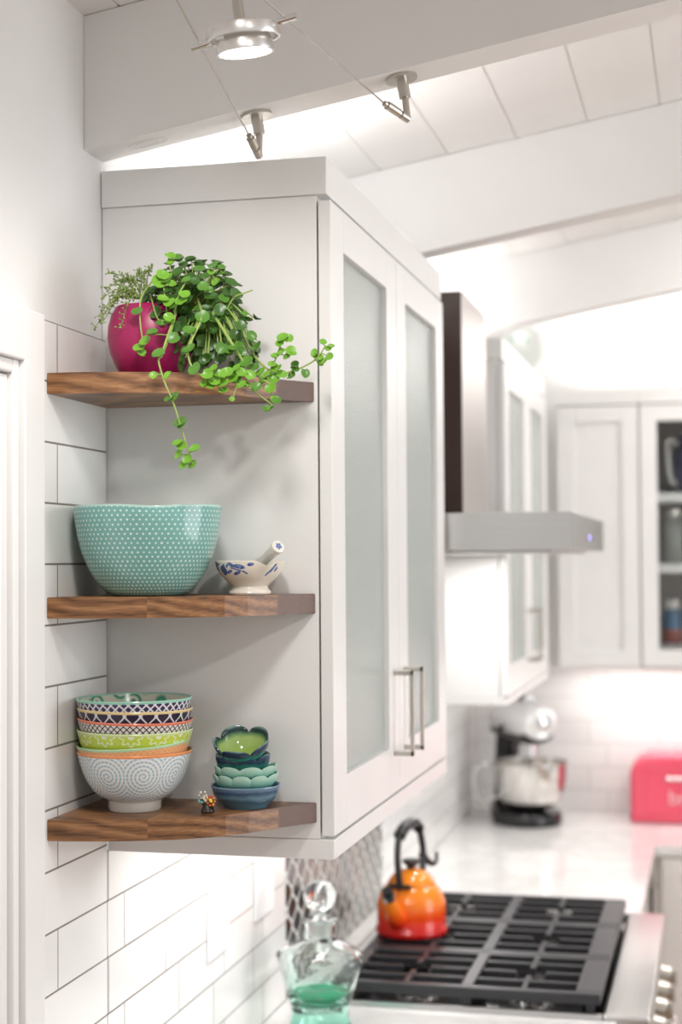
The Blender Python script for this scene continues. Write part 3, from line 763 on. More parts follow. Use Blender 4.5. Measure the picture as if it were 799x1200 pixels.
# --- beaded trinket on the bottom shelf
tq = Vector((.2020, -.1180, Z1))
t = thing('trinket', 'tiny beaded flower trinket on the bottom shelf beside the blue dish', 'ornament', tq)
bm = NB(); lathe(bm, [(0, 0), (.0085, 0), (.0095, .002), (.0080, .006), (.005, .011), (.003, .014), (0, .0145)], 20); link('base', bm, cer('black_base', (.02, .013, .01), .35), t, True)
R = random.Random(4)
def beads(nm, col, pts, r, rough=.2):
    bm = NB()
    for p in pts: ball(bm, Vector(p), r*(.8+.4*R.random()), 8)
    link(nm, bm, cer('bead_'+nm, col, rough), t, True)
beads('cream_flower', (.80, .70, .52), [(-.0060+.005*math.cos(a), -.003+.002*math.sin(a*2), .024+.005*math.sin(a)) for a in [i*1.05 for i in range(6)]]+[(-.004, -.002, .022), (-.0015, -.004, .0175), (.001, -.003, .021)], .0021)
beads('orange_flower', (.75, .22, .05), [(.0062+.0050*math.cos(a), -.004+.001*math.sin(a), .0165+.0056*math.sin(a)) for a in [i*.9 for i in range(7)]], .0021)
beads('yellow_centre', (.85, .62, .05), [(.0068, -.0065, .0170), (.0060, -.0063, .0185)], .0022)
beads('red_bead', (.55, .05, .05), [(.0040, -.004, .0225), (.0025, -.0045, .013), (.0085, -.003, .023)], .0019)
beads('teal_bead', (.20, .50, .50), [(-.0105, -.002, .0150), (-.0070, -.004, .0150), (-.0120, -.002, .0165)], .0019)
beads('brown_foliage', (.05, .03, .02), [(R.uniform(-.008, .009), R.uniform(-.004, .003), R.uniform(.008, .020)) for i in range(26)], .0021, .5)

# ------------------------------------------------------------------ potted plant
PY = -.100
pc = at(177, 400, PY); px_, pz_ = pc.x, Z3
t = thing('potted_plant', 'trailing green plant in a round magenta pot on the top shelf', 'plant', (px_, PY, Z3+.0002))
n = NT('magenta_glaze'); M['pot'] = n.fin(n.mix(n.noise(n.obj(), 20, 3), (.36, .008, .095), (.30, .006, .08)), .38)
bm = NB()
lathe(bm, [(0, .002), (.034, .002), (.0365, 0), (.0405, .003), (.0500, .018), (.0575, .036), (.0610, .056), (.0600, .074), (.0555, .090), (.0500, .1000), (.0485, .1012), (.0465, .100), (.0510, .090), (.055, .074), (.054, .056), (.046, .03), (0, .02)], 64)
link('pot', bm, M['pot'], t, True)
bm = NB(); lathe(bm, [(0, .080), (.035, .081), (.0525, .0795), (.0525, .076), (0, .076)], 32); link('soil', bm, plain('soil', (.03, .02, .012), .9), t)
def leafmat(name, a, b):
    n = NT(name); return n.fin(n.mix(n.noise(n.obj(), 55, 2), a, b), .35, 0, **{'Subsurface Weight': .15, 'Subsurface Radius': (.003, .006, .002)})
L_old = leafmat('leaf_mature', (.060, .160, .022), (.028, .085, .014))
L_new = leafmat('leaf_young', (.22, .46, .045), (.13, .33, .03))
L_mid = leafmat('leaf_middle', (.11, .27, .035), (.07, .19, .025))
STEM = leafmat('stem_green', (.36, .47, .13), (.25, .36, .09))
def leaf(bm, c, nrm, r, mi, rnd, cup=.30):
    """small round fleshy leaf, cupped, with a notch at its stalk"""
    nrm = Vector(nrm).normalized(); u = nrm.orthogonal().normalized(); w = nrm.cross(u); K = 12
    rot = rnd.uniform(0, 2*PI); el = rnd.uniform(.82, 1.0)
    u, w = u*math.cos(rot)+w*math.sin(rot), w*math.cos(rot)-u*math.sin(rot)
    fold = rnd.uniform(.0, .35)
    def P(a, s, off):
        k = 1-.30*math.exp(-((a-PI)/.42)**2)
        x, y = r*s*k*math.cos(a), r*s*el*k*math.sin(a)
        return c+u*x+w*y+nrm*(cup*r*s*s+fold*abs(y)+off)
    th = r*.09
    ct = bm.verts.new(c+nrm*th); cb = bm.verts.new(c-nrm*th)
    m1 = [bm.verts.new(P(2*PI*k/K, .6, th*.9)) for k in range(K)]
    rim = [bm.verts.new(P(2*PI*k/K, 1, 0)) for k in range(K)]
    m2 = [bm.verts.new(P(2*PI*k/K, .6, -th*.9)) for k in range(K)]
    fs = []
    for k in range(K):
        j = (k+1) % K
        fs += [bm.faces.new((ct, m1[k], m1[j])), bm.faces.new((m1[k], rim[k], rim[j], m1[j])), bm.faces.new((rim[k], m2[k], m2[j], rim[j])), bm.faces.new((m2[k], cb, m2[j]))]
    for f in fs: f.material_index = mi
def vine(pts, r0, r1, leaves, seed, every=None, lr=.008, young=.75):
    """pts: (px,py,Y) along the stem; leaves: explicit (px,py,Y,r)"""
    rnd = random.Random(seed)
    P = catmull([at(*p) for p in pts], 8)
    bm = NB(); tube(bm, P, lambda s: r0+(r1-r0)*s, 7, 0)
    n_ = len(P)
    if every:
        acc = 0; side = 1
        for i in range(1, n_):
            acc += (P[i]-P[i-1]).length
            if acc >= every:
                acc = 0; s = i/n_
                tdir = (P[i]-P[i-1]).normalized()
                o = tdir.orthogonal().normalized()
                q = tdir.cross(o); th = rnd.uniform(0, 2*PI)
                for sg in (1, -1):
                    dr = (o*math.cos(th)+q*math.sin(th))*sg
                    rr = lr*rnd.uniform(.75, 1.15)
                    nn = dr*.5+Vector((rnd.uniform(-.3, .5), -.8, .6+rnd.uniform(-.3, .4)))
                    leaf(bm, P[i]+dr*rr*.9, nn, rr, 1 if s < young else 2, rnd)
    for lf in leaves:
        x, y, Yq, rr = lf[:4]; c = at(x, y, Yq)
        j = min(range(n_), key=lambda i: (P[i]-c).length)
        if (P[j]-c).length > .002: tube(bm, [P[j], (P[j]+c)/2+Vector((0, -.001, .0005)), c], .0008, 5, 0)
        nn = Vector((rnd.uniform(-.5, .5), -.75, .65+rnd.uniform(-.4, .4)))
        leaf(bm, c, nn, rr*1.16, lf[4] if len(lf) > 4 else 2, rnd)
    return lk('trailing_vine', bm, [STEM, L_mid, L_new], t, True)
# hanging vine down the front of the shelf
vine([(208, 345, -.12), (206, 365, -.158), (197, 392, -.196), (189, 416, -.218), (186, 424, -.226), (193, 448, -.230), (203, 472, -.230), (212, 500, -.230), (219, 524, -.228), (225, 543, -.226)], .0016, .0010,
     [(187, 416, -.224, .0088, 1), (180, 441, -.228, .0055), (198, 440, -.230, .0058), (199, 469, -.230, .0072, 1), (206, 465, -.230, .0065, 1), (214, 497, -.229, .0082, 1), (210, 497, -.228, .0070, 1), (209, 521, -.228, .0070), (214, 524, -.230, .0068), (229, 528, -.227, .0074), (211, 534, -.229, .0070), (220, 539, -.228, .0066), (227, 545, -.226, .0066), (216, 545, -.227, .006)], 11)
vine([(178, 330, -.13), (166, 348, -.160), (164, 366, -.172), (165, 385, -.178), (168, 402, -.176)], .0014, .001, [(161, 366, -.175, .0084, 1), (171, 401, -.178, .0078), (163, 409, -.178, .0082), (166, 414, -.176, .006)], 12)
vine([(232, 350, -.13), (236, 372, -.165), (226, 395, -.185), (220, 412, -.200), (226, 432, -.212), (240, 442, -.206), (254, 446, -.196)], .0018, .0011,
     [(222, 410, -.202, .0088, 1), (229, 433, -.214, .0090, 1), (243, 440, -.207, .0080), (251, 446, -.199, .0085), (257, 441, -.196, .0080), (246, 452, -.200, .0080), (260, 450, -.194, .0078), (250, 434, -.200, .0070), (262, 459, -.192, .0066), (240, 450, -.204, .0064)], 13)
vine([(236, 330, -.11), (247, 362, -.135), (262, 387, -.150), (276, 409, -.155), (288, 428, -.152), (302, 441, -.146), (317, 452, -.140), (318, 466, -.140)], .0024, .0011,
     [(246, 360, -.138, .0095, 1), (276, 408, -.158, .0092, 1), (271, 413, -.158, .0080, 1), (290, 425, -.155, .0090, 1), (297, 432, -.150, .0078, 1), (318, 455, -.142, .0078), (322, 470, -.142, .0066), (306, 437, -.150, .0074)], 14)
vine([(262, 345, -.09), (274, 368, -.105), (286, 392, -.112), (294, 411, -.113), (309, 429, -.110), (326, 438, -.104), (342, 435, -.098), (357, 429, -.094), (371, 420, -.092), (381, 406, -.092)], .0020, .0010,
     [(294, 395, -.114, .0076, 1), (301, 409, -.114, .0090, 1), (281, 394, -.112, .0074, 1), (285, 383, -.112, .0074, 1), (345, 433, -.098, .0060, 1), (342, 442, -.098, .0066, 1), (346, 428, -.097, .0055, 1), (357, 438, -.094, .0066, 1), (373, 421, -.092, .0070), (370, 414, -.092, .0062), (378, 425, -.092, .0060), (386, 419, -.091, .0060), (378, 402, -.092, .0052), (384, 409, -.090, .0050), (388, 406, -.090, .0046), (375, 428, -.092, .0045)], 15)
vine([(300, 436, -.120), (311, 441, -.118), (321, 425, -.116), (327, 409, -.115), (333, 397, -.114)], .0013, .0009,
     [(331, 397, -.116, .0080), (338, 398, -.114, .0074), (329, 403, -.117, .0066), (341, 413, -.113, .0076), (338, 418, -.114, .0070), (330, 413, -.117, .0056), (322, 419, -.118, .0064), (319, 428, -.118, .0064), (325, 433, -.117, .0076), (315, 440, -.118, .0080), (330, 440, -.116, .0074), (309, 447, -.120, .0072), (320, 446, -.119, .0080)], 16)
vine([(270, 432, -.160), (283, 446, -.166), (297, 458, -.166), (309, 467, -.160), (319, 474, -.155)], .0014, .0009,
     [(314, 481, -.156, .0078, 1), (324, 471, -.152, .0070, 1), (300, 455, -.166, .0072, 1), (283, 438, -.168, .0078), (292, 441, -.166, .0074), (279, 446, -.168, .0080), (272, 441, -.170, .0086), (287, 452, -.166, .0066), (278, 433, -.168, .0074)], 17)
vine([(268, 432, -.17), (277, 449, -.176), (274, 462, -.176), (272, 468, -.176)], .0010, .0008, [(275, 446, -.177, .0076), (282, 452, -.175, .0074), (266, 438, -.178, .0078), (271, 468, -.176, .0040)], 18)
vine([(262, 368, -.12), (274, 349, -.125), (285, 344, -.126), (296, 340, -.126)], .0013, .0009, [(266, 362, -.122, .0075, 1), (262, 370, -.122, .0080, 1)], 19)
# upright growth
vine([(206, 345, -.13), (204, 325, -.15), (199, 312, -.15), (206, 304, -.145)], .0012, .0009, [(199, 301, -.146, .0070), (207, 303, -.145, .0078, 1), (211, 306, -.143, .0070, 1), (200, 307, -.147, .0056)], 20)
vine([(224, 345, -.13), (236, 328, -.14), (248, 321, -.14), (256, 316, -.138)], .0014, .0009, [(251, 312, -.139, .0078, 1), (260, 314, -.137, .0056, 1), (262, 320, -.136, .0060, 1), (254, 331, -.138, .0062), (247, 320, -.14, .0055)], 21)
vine([(196, 372, -.150), (194, 352, -.165), (192, 338, -.168), (193, 330, -.168)], .0013, .0010, [(186, 331, -.170, .0092), (197, 328, -.168, .0090), (190, 324, -.168, .0082), (200, 334, -.167, .007)], 22)
vine([(204, 366, -.165), (208, 352, -.172), (212, 340, -.174), (218, 330, -.172)], .0013, .0010, [(190, 352, -.176, .0082), (199, 356, -.176, .0086), (205, 358, -.176, .0072), (213, 354, -.175, .0092), (216, 347, -.175, .0076), (219, 330, -.172, .007, 1)], 23)
vine([(176, 345, -.14), (184, 372, -.17), (192, 376, -.178), (198, 376, -.180)], .0011, .0009, [(190, 380, -.180, .0072, 1), (198, 373, -.180, .0072), (200, 378, -.180, .006)], 24)
vine([(206, 368, -.16), (201, 386, -.186), (195, 404, -.200), (189, 419, -.208)], .0015, .0011, [(178, 392, -.19, .0085, 1), (204, 397, -.195, .0086, 1)], 25)
vine([(233, 376, -.165), (228, 388, -.178), (222, 402, -.185)], .0016, .0012, [(237, 372, -.165, .0095, 1), (222, 389, -.182, .0085, 1)], 26)
# the dense crown of leaves: many, drawn as one mass of foliage on short stalks
rnd = random.Random(77)
bm = NB(); cc = at(229, 366, -.098)
for i in range(330):
    for _ in range(20):
        v = Vector((rnd.uniform(-1, 1), rnd.uniform(-1, 1), rnd.uniform(-1, 1)))
        if .35 < v.length < 1.05: break
    p = cc+Vector((v.x*.068, v.y*.070, v.z*.066+.006))
    if v.x < -.35: p.z = max(p.z, pz_+.066+.02*rnd.random())
    p.z = max(p.z, pz_+.014); p.y = min(p.y, -.016)
    tube(bm, [cc+Vector((v.x*.018-.02, v.y*.02, .0)), cc+(p-cc)*.6+Vector((0, 0, .006)), p], .0010, 5, 0)
    leaf(bm, p, v+Vector((0, -.6, .7)), rnd.uniform(.0066, .0108), 1 if rnd.random() < .86 else 2, rnd)
c2 = at(258, 398, -.105)
for i in range(85):      # looser growth tumbling out to the right
    v = Vector((rnd.uniform(-1, 1), rnd.uniform(-1, 1), rnd.uniform(-1, 1)))
    p = c2+Vector((v.x*.046, v.y*.050, v.z*.040)); p.z = max(p.z, pz_+.006); p.y = min(p.y, -.014)
    tube(bm, catmull([cc+Vector((rnd.uniform(-.02, .03), rnd.uniform(-.03, .02), .01)), (cc+p)/2+Vector((.012, -.004, .016)), p], 4), .0011, 5, 0)
    leaf(bm, p, v+Vector((0, -.7, .6)), rnd.uniform(.0060, .0095), 1 if rnd.random() < .7 else 2, rnd)
lk('leaf_crown', bm, [STEM, L_old, L_mid], t, True)
# wiry sprigs with tiny buds on the left of the pot
BUD = leafmat('bud_green', (.22, .33, .05), (.13, .22, .03)); TW = leafmat('twig_green', (.24, .30, .08), (.15, .21, .05))
for q, (ex, ey, ez) in enumerate([(127, 320, -.10), (123, 337, -.12), (122, 347, -.13), (116, 370, -.13), (112, 383, -.14), (120, 378, -.15), (136, 330, -.08), (148, 326, -.11), (162, 318, -.10), (133, 352, -.15), (141, 384, -.172), (128, 362, -.15), (155, 330, -.07), (170, 320, -.08), (178, 312, -.12)]):
    bm = NB(); b0 = at(168-.12*(168-ex), 350, -.11); e = at(ex, ey, ez)
    mid = (b0+e)/2+Vector((0, 0, .012 if ey < 360 else .020))
    P = catmull([b0, mid, e], 8); tube(bm, P, lambda s: .0010-.0005*s, 5, 0)
    for i in range(3, len(P)):
        for _ in range(2):
            dd = Vector((rnd.uniform(-1, .6), rnd.uniform(-1, 1), rnd.uniform(-.6, 1))).normalized()*rnd.uniform(.003, .009)
            tube(bm, [P[i], P[i]+dd], .0004, 4, 0); ball(bm, P[i]+dd, rnd.uniform(.0010, .0018), 6, 1)
    ball(bm, e, .0019, 6, 1)
    lk('wiry_sprig', bm, [TW, BUD], t, True)

# ------------------------------------------------------------------ kettle
kp = at(482, 1060, 1.40); KX, KY = kp.x, 1.40
t = thing('kettle', 'orange to red enamel kettle with black handle on the left of the range', 'kettle', (KX, KY, GT+.0003))
n = NT('flame_enamel'); z = n.sep(n.obj())[2]
M['flame'] = n.fin(n.ramp(n.step(z, 0, .14), [(0, (.52, .006, .006)), (.12, (.74, .020, .008)), (.33, (.88, .095, .008)), (.58, (.90, .21, .012)), (1, (.88, .26, .015))]), .14)
bm = NB()
lathe(bm, [(0, 0), (.070, 0), (.0815, .004), (.0835, .010), (.0815, .0165), (.0785, .020), (.0790, .045), (.0795, .060), (.0775, .078), (.0715, .094), (.0620, .107), (.0555, .1125), (.0545, .110), (0, .110)], 64); link('body', bm, M['flame'], t, True)
bm = NB(); lathe(bm, [(0, .110), (.0545, .1128), (.0550, .116), (.052, .122), (.043, .133), (.030, .142), (.014, .1475), (0, .148)], 48); lid = link('lid', bm, M['flame'], t, True)
bm = NB(); lathe(bm, [(0, .148), (.009, .148), (.010, .153), (.017, .158), (.021, .164), (.019, .169), (0, .171)], 32); link('lid_knob', bm, M['blackplastic'], lid, True)
# spout points towards the viewer, slightly left
ang = math.radians(-104); sd = Vector((math.cos(ang), math.sin(ang), 0))
bm = NB()
tube(bm, catmull([sd*.060+Vector((0, 0, .040)), sd*.088+Vector((0, 0, .056)), sd*.106+Vector((0, 0, .080)), sd*.118+Vector((0, 0, .103))], 6), lambda s: .026-.0125*s, 20)
link('spout', bm, M['flame'], t, True)
bm = NB(); a = sd*.116+Vector((0, 0, .099)); d = (sd*.5+Vector((0, 0, .86))).normalized()
tube(bm, [a, a+d*.010], .0150, 20, 1); tube(bm, [a+d*.006, a+d*.024, a+d*.027], .0125, 20, 0)
link('whistle', bm, [M['blackplastic'], M['chrome']], t, True)
# arch handle: flat legs front and rear, thick grip on top, curl at the rear
H = lambda s, z: sd*s+Vector((0, 0, z))
bm = NB()
tube(bm, catmull([H(.060, .113), H(.068, .150), H(.072, .190), H(.066, .222), H(.050, .238)], 6), .0100, 12, 0, (1.35, .75))
tube(bm, catmull([H(-.060, .113), H(-.066, .150), H(-.066, .185), H(-.052, .222), H(-.034, .238)], 6), .0100, 12, 0, (1.35, .75))
tube(bm, catmull([H(.062, .230), H(.040, .244), H(.010, .250), H(-.020, .248), H(-.044, .234)], 6), .0145, 14, 0, (1.0, .9))
sdp = Vector((-sd.y, sd.x, 0))
tube(bm, [H(.060, .1165)-sdp*.026, H(.060, .1165)+sdp*.026], .0055, 10)
tube(bm, catmull([H(-.062, .168), H(-.090, .150)+sdp*.0, H(-.118, .138), H(-.140, .140), H(-.146, .162)], 6), lambda s: .010-.006*s, 10)
link('handle', bm, M['blackplastic'], t, True)

# ------------------------------------------------------------------ decanter
DX, DY = .1385, .745
t = thing('decanter', 'square green tinted glass decanter with round stopper on the worktop', 'decanter', (DX, DY, CZ+.0004)); t.scale = (1.13, 1.13, 1)
def glass(name, col, rough=.0, ior=1.45):
    n = NT(name); return n.fin(col, rough, 0, **{'Transmission Weight': 1.0, 'IOR': ior})
def sq_ring(bm, r, z, tw, sq, K=48):
    out = []
    for k in range(K):
        a = 2*PI*k/K
        e = sq
        c, s_ = math.cos(a), math.sin(a)
        rr = r*(abs(c)**e+abs(s_)**e)**(-1/e)
        out.append(bm.verts.new((rr*math.cos(a+tw), rr*math.sin(a+tw), z)))
    return out
def loft(bm, rings):
    for A, B in zip(rings, rings[1:]):
        K = len(A)
        for k in range(K): bm.faces.new((A[k], A[(k+1) % K], B[(k+1) % K], B[k]))
    bm.faces.new(rings[0]); bm.faces.new(rings[-1])
T0 = math.radians(4)
secs_o = [(.052, 0, 2.8), (.0545, .006, 2.8), (.051, .026, 2.8), (.0475, .046, 2.8), (.050, .062, 3), (.060, .100, 3.2), (.0685, .133, 3.2), (.0715, .1455, 3.1), (.0705, .1535, 3), (.060, .1635, 2.7), (.042, .1745, 2.4), (.0285, .182, 2.1), (.0258, .190, 2), (.0255, .205, 2), (.026, .2115, 2), (.0305, .2145, 2), (.0305, .219, 2), (.0255, .220, 2)]
secs_i = [(.0215, .219, 2), (.0210, .205, 2), (.0215, .187, 2), (.032, .1755, 2.3), (.053, .1615, 2.7), (.0655, .1520, 3), (.0668, .1450, 3.1), (.0640, .133, 3.2), (.0555, .100, 3.2), (.0465, .073, 3), (.036, .064, 2.8), (.012, .061, 2.4)]
bm = NB(); tw = lambda z: T0+math.radians(26)*min(1, z/.16)
loft(bm, [sq_ring(bm, r, z, tw(z), e) for r, z, e in secs_o+secs_i])
n = NT('sea_green_glass'); z = n.sep(n.obj())[2]
dm = n.fin(n.ramp(n.step(z, .02, .15), [(0, (.36, .86, .69)), (.42, (.72, .95, .87)), (1, (.94, .99, .975))]), .0, 0, **{'Transmission Weight': 1.0, 'IOR': 1.42})
link('bottle', bm, dm, t, True)
bm = NB(); loft(bm, [sq_ring(bm, r, z, tw(z), e) for r, z, e in ((.033, .0655, 2.8), (.043, .0725, 2.9), (.0465, .0815, 3), (.042, .0800, 3), (.026, .0900, 2.6), (.012, .0830, 2.2), (.004, .0840, 2))])
n = NT('green_pooled_glass'); link('pooled_glass', bm, n.fin((.005, .50, .27), .05, 0, **{'Transmission Weight': .5, 'IOR': 1.4}), t, True)
bm = NB()
lathe(bm, [(0, .2190), (.0205, .2192), (.0235, .2205), (.0235, .2235), (.0130, .226), (.0105, .234), (.0150, .239), (.0230, .246), (.0272, .257), (.0280, .266), (.0265, .276), (.0210, .286), (.0120, .2925), (0, .2945)], 40)
sp_ = link('stopper', bm, glass('stopper_glass', (.96, .99, .985), 0, 1.5), t, True)

bm = NB(); lathe(bm, [(0, .188), (.0180, .188), (.0200, .2188), (0, .2188)], 40)
o = link('ground_plug', bm, glass('ground_glass', (.95, .97, .96), .55, 1.4), sp_, True); o['label'] = 'frosted white plug'

# ------------------------------------------------------------------ stand mixer
MX, MY, MS = .222, 3.270, 1.17
t = thing('stand_mixer', 'black stand mixer, bright reflections painted on its head, with steel bowl in the far corner of the worktop', 'mixer', (MX, MY, CZ+.0004)); t.scale = (MS, MS, MS)
md = math.radians(-60)                      # faces out of the corner
fw = Vector((math.cos(md), math.sin(md), 0)); sdv = Vector((-fw.y, fw.x, 0))
def Q(f_, s_, z): return fw*f_+sdv*s_+Vector((0, 0, z))
bm = NB(); K = 48
def oval(a): 
    c, s_ = math.cos(a), math.sin(a); w = .105 if c > 0 else .075
    f_ = .135*c if c > 0 else .185*c
    return f_, w*(abs(s_)**.85)*(1 if s_ > 0 else -1)
rg_ = []
for sc, z in ((.97, 0), (1, .006), (1, .026), (.95, .036), (.55, .042)):
    rg_.append([bm.verts.new(Q(oval(2*PI*k/K)[0]*sc, oval(2*PI*k/K)[1]*sc, z)) for k in range(K)])
loft(bm, rg_); link('base', bm, M['enamel'], t, True)
bm = NB(); tube(bm, catmull([Q(-.128, 0, .03), Q(-.130, 0, .12), Q(-.122, 0, .20), Q(-.100, 0, .262)], 6), lambda s: .052-.006*math.sin(s*PI), 24, 0, (1.0, .8)); link('column', bm, M['enamel'], t, True)
bm = NB(); tube(bm, catmull([Q(-.175, 0, .292), Q(-.16, 0, .296), Q(-.10, 0, .300), Q(.02, 0, .302), Q(.10, 0, .300), Q(.135, 0, .298), Q(.142, 0, .297)], 6), lambda s: .062*min(1, (max(0.02, math.sin(min(1, s*1.02)*PI)))**.38), 28, 0, (1, .95))
hdm = link('head', bm, plain('painted_head_reflection', (.80, .80, .80), .12, .25), t, True)  # pale silver colour stands in for bright reflections on a black head
bm = NB(); tube(bm, catmull([Q(-.165, 0, .262), Q(-.06, 0, .257), Q(.07, 0, .257), Q(.125, 0, .272)], 6), lambda s: .046 if .05 < s < .95 else .030, 24, 0, (1, .55)); link('head_underside', bm, M['enamel'], t, True)
bm = NB(); tube(bm, [Q(.128, 0, .300), Q(.150, 0, .300), Q(.154, 0, .300)], lambda s: .022 if s < .8 else .015, 20); link('hub_cap', bm, M['chrome'], t, True)
bm = NB(); tube(bm, [Q(.052, 0, .262), Q(.052, 0, .200)], .016, 20); tube(bm, [Q(.052, 0, .205), Q(.052, 0, .10)], .005, 10); link('beater_shaft', bm, M['chrome'], t, True)
bm = NB(); ball(bm, Q(-.02, -.062, .275), .011, 12); link('speed_lever', bm, M['blackplastic'], t, True)
# small spiked cover stored on top
bm = NB()
v = [bm.verts.new(p) for p in (Q(-.03, -.02, .352), Q(.06, -.028, .352), Q(.06, .028, .352), Q(-.03, .02, .352), Q(.040, 0, .385))]
for q in ((0, 1, 2, 3), (0, 1, 4), (1, 2, 4), (2, 3, 4), (3, 0, 4)): bm.faces.new([v[i] for i in q])
link('top_guard', bm, M['enamel'], t)
bm = NB(); bc = Q(.050, 0, .044)
lathe(bm, [(0, .0), (.045, 0), (.050, .003), (.066, .009), (.088, .028), (.101, .058), (.1065, .092), (.108, .134), (.1105, .136), (.1105, .139), (.1055, .139), (.1035, .092), (.098, .059), (.085, .031), (.060, .013), (0, .008)], 56, cz=bc)
bo = link('mixing_bowl', bm, plain('polished_steel', (.72, .70, .67), .16, 1), t, True)
lf_ = Vector((-.92, -.40, 0)).normalized()
bm = NB(); tube(bm, catmull([bc+lf_*.105+Vector((0, 0, .122)), bc+lf_*.150+Vector((0, 0, .135)), bc+lf_*.172+Vector((0, 0, .090)), bc+lf_*.150+Vector((0, 0, .030)), bc+lf_*.090+Vector((0, 0, .040))], 7), .0085, 12, 0, (1.5, .6)); link('bowl_handle', bm, M['chrome'], t, True)

# ------------------------------------------------------------------ bread bin
BX0, BX1, BY0, BY1 = .582, 1.02, 3.315, 3.525
t = thing('bread_bin', 'coral pink bread bin with rounded corners on the rear worktop', 'bread bin', ((BX0+BX1)/2, (BY0+BY1)/2, CZ+.0004))
n = NT('coral_enamel'); M['coral'] = n.fin(n.mix(n.noise(n.obj(), 8, 2), (.86, .105, .17), (.82, .09, .15)), .16)
bm = NB(); hx, hy, hz = (BX1-BX0)/2, (BY1-BY0)/2, .228
outl = []
for cx_, a0 in ((-hx+.072, 180), (hx-.072, 90)):
    for k in range(13):
        a = math.radians(a0-k*90/12); outl.append((cx_+.072*math.cos(a), hz-.072+.072*math.sin(a)))
outl = [(-hx, 0.003)]+outl+[(hx, 0.003)]
rings = []
for yy, ins in ((-hy, .018), (-hy+.006, .006), (-hy+.018, 0), (hy-.018, 0), (hy-.004, .008), (hy, .02)):
    rings.append([bm.verts.new((x*(1-ins/hx), yy, .003+(z-.003)*(1-ins/hz))) for x, z in outl])
for A, B in zip(rings, rings[1:]):
    for k in range(len(A)): bm.faces.new((A[k], A[(k+1) % len(A)], B[(k+1) % len(B)], B[k]))
bm.faces.new(rings[0]); bm.faces.new(rings[-1])
link('bin_body', bm, M['coral'], t, True)
bm = NB(); prism(bm, [(-hx+.06, -hy-.0032), (hx-.06, -hy-.0032), (hx-.06, -hy-.0002), (-hx+.06, -hy-.0002)], .03, .17, .0012); lidp = link('front_flap', bm, M['coral'], t)
bm = NB()
tube(bm, catmull([(-hx+.124, -hy-.003, .155), (-hx+.126, -hy-.020, .155), (-hx+.150, -hy-.024, .155), (hx-.150, -hy-.024, .155), (hx-.126, -hy-.020, .155), (hx-.124, -hy-.003, .155)], 6), .0075, 12); link('handle', bm, M['chrome'], lidp, True)
fc = bpy.data.curves.new('lettering', 'FONT'); fc.body = 'bread'; fc.size = .070; fc.extrude = .0008; fc.align_x = 'LEFT'
fo = bpy.data.objects.new('tmp_text', fc); COL.objects.link(fo)
dg = bpy.context.evaluated_depsgraph_get(); me = bpy.data.meshes.new_from_object(fo.evaluated_get(dg)); me.name = 'lettering'
bpy.data.objects.remove(fo)
me.materials.clear(); me.materials.append(cer('pale_pink_lettering', (.86, .55, .58)))
o = bpy.data.objects.new('lettering', me); COL.objects.link(o); o.parent = lidp
o.rotation_euler = (PI/2, 0, 0); o.location = (-hx+.128, -hy-.0042, .066)

# ------------------------------------------------------------------ plate on the far cabinet, crockery behind glass
t = thing('decorative_plate', 'pale round plate with pink and green sprigs on top of the far corner cabinet', 'plate', (.285, 2.72, 2.3725))
n = NT('sprigged_plate'); vo = n.node('ShaderNodeTexVoronoi'); n.t.links.new(n.obj(), vo.inputs['Vector']); vo.inputs['Scale'].default_value = 20
sep = n.node('ShaderNodeSeparateColor'); n.t.links.new(vo.outputs['Color'], sep.inputs[0])
spot = n.step(vo.outputs['Distance'], .30, .20)
colr = n.mix(n.ma('GREATER_THAN', sep.outputs[0], .5), (.20, .42, .28), (.75, .22, .30))
pm = n.fin(n.mix(n.ma('MULTIPLY', spot, n.ma('GREATER_THAN', sep.outputs[1], .35)), (.60, .63, .60), colr), .2)
bm = NB(); lathe(bm, [(0, .004), (.06, .004), (.064, 0), (.070, .001), (.078, .006), (.108, .015), (.1095, .017), (.107, .018), (.076, .010), (.066, .007), (0, .007)], 56)
o = link('plate_dish', bm, pm, t, True)
o.matrix_local = Matrix.Translation((.010, 0, .0850)) @ Matrix.Rotation(math.radians(-38), 4, 'Z') @ Matrix.Rotation(math.radians(80), 4, 'Y') @ Matrix.Scale(.77, 4)
bm = NB(); pq = Matrix.Rotation(math.radians(-38), 3, 'Z') @ Matrix.Scale(.77, 3)
for s_ in (-.03, .03):
    tube(bm, [pq @ Vector((.062, s_, .022)), pq @ Vector((.066, s_, .002)), pq @ Vector((-.060, s_, .002)), pq @ Vector((-.048, s_, .10))], .003, 8)
tube(bm, [pq @ Vector((-.05, -.03, .002)), pq @ Vector((-.05, .03, .002))], .003, 8)
link('plate_stand', bm, M['plug'], t, True)

navy = cer('navy_glaze', (.03, .04, .10)); grey_g = cer('grey_glass_jar', (.30, .31, .29), .1); blu = cer('blue_jar_glaze', (.07, .16, .28)); wht = cer('white_glaze', (.72, .70, .68))
gx = lambda px, Y=3.34: at(px, 600, Y).x
def jug(x, z, label):
    t = thing('pitcher', label, 'pitcher', (x, 3.37, z+.0003))
    bm = NB(); lathe(bm, [(0, 0), (.045, 0), (.060, .03), (.070, .075), (.062, .13), (.050, .17), (.056, .20), (.052, .20), (.046, .17), (.057, .13), (0, .02)], 32); link('jug_body', bm, navy, t, True)
    bm = NB(); tube(bm, catmull([(-.050, -.02, .175), (-.083, -.03, .180), (-.080, -.03, .10), (-.070, -.03, .045), (-.050, -.02, .035)], 6), .0085, 10); o = link('handle', bm, wht, t, True); o['label'] = 'pale curved handle'
jug(gx(812, 3.37), SH[1]+.03, 'dark blue pitcher with pale handle behind the glass door, top shelf')
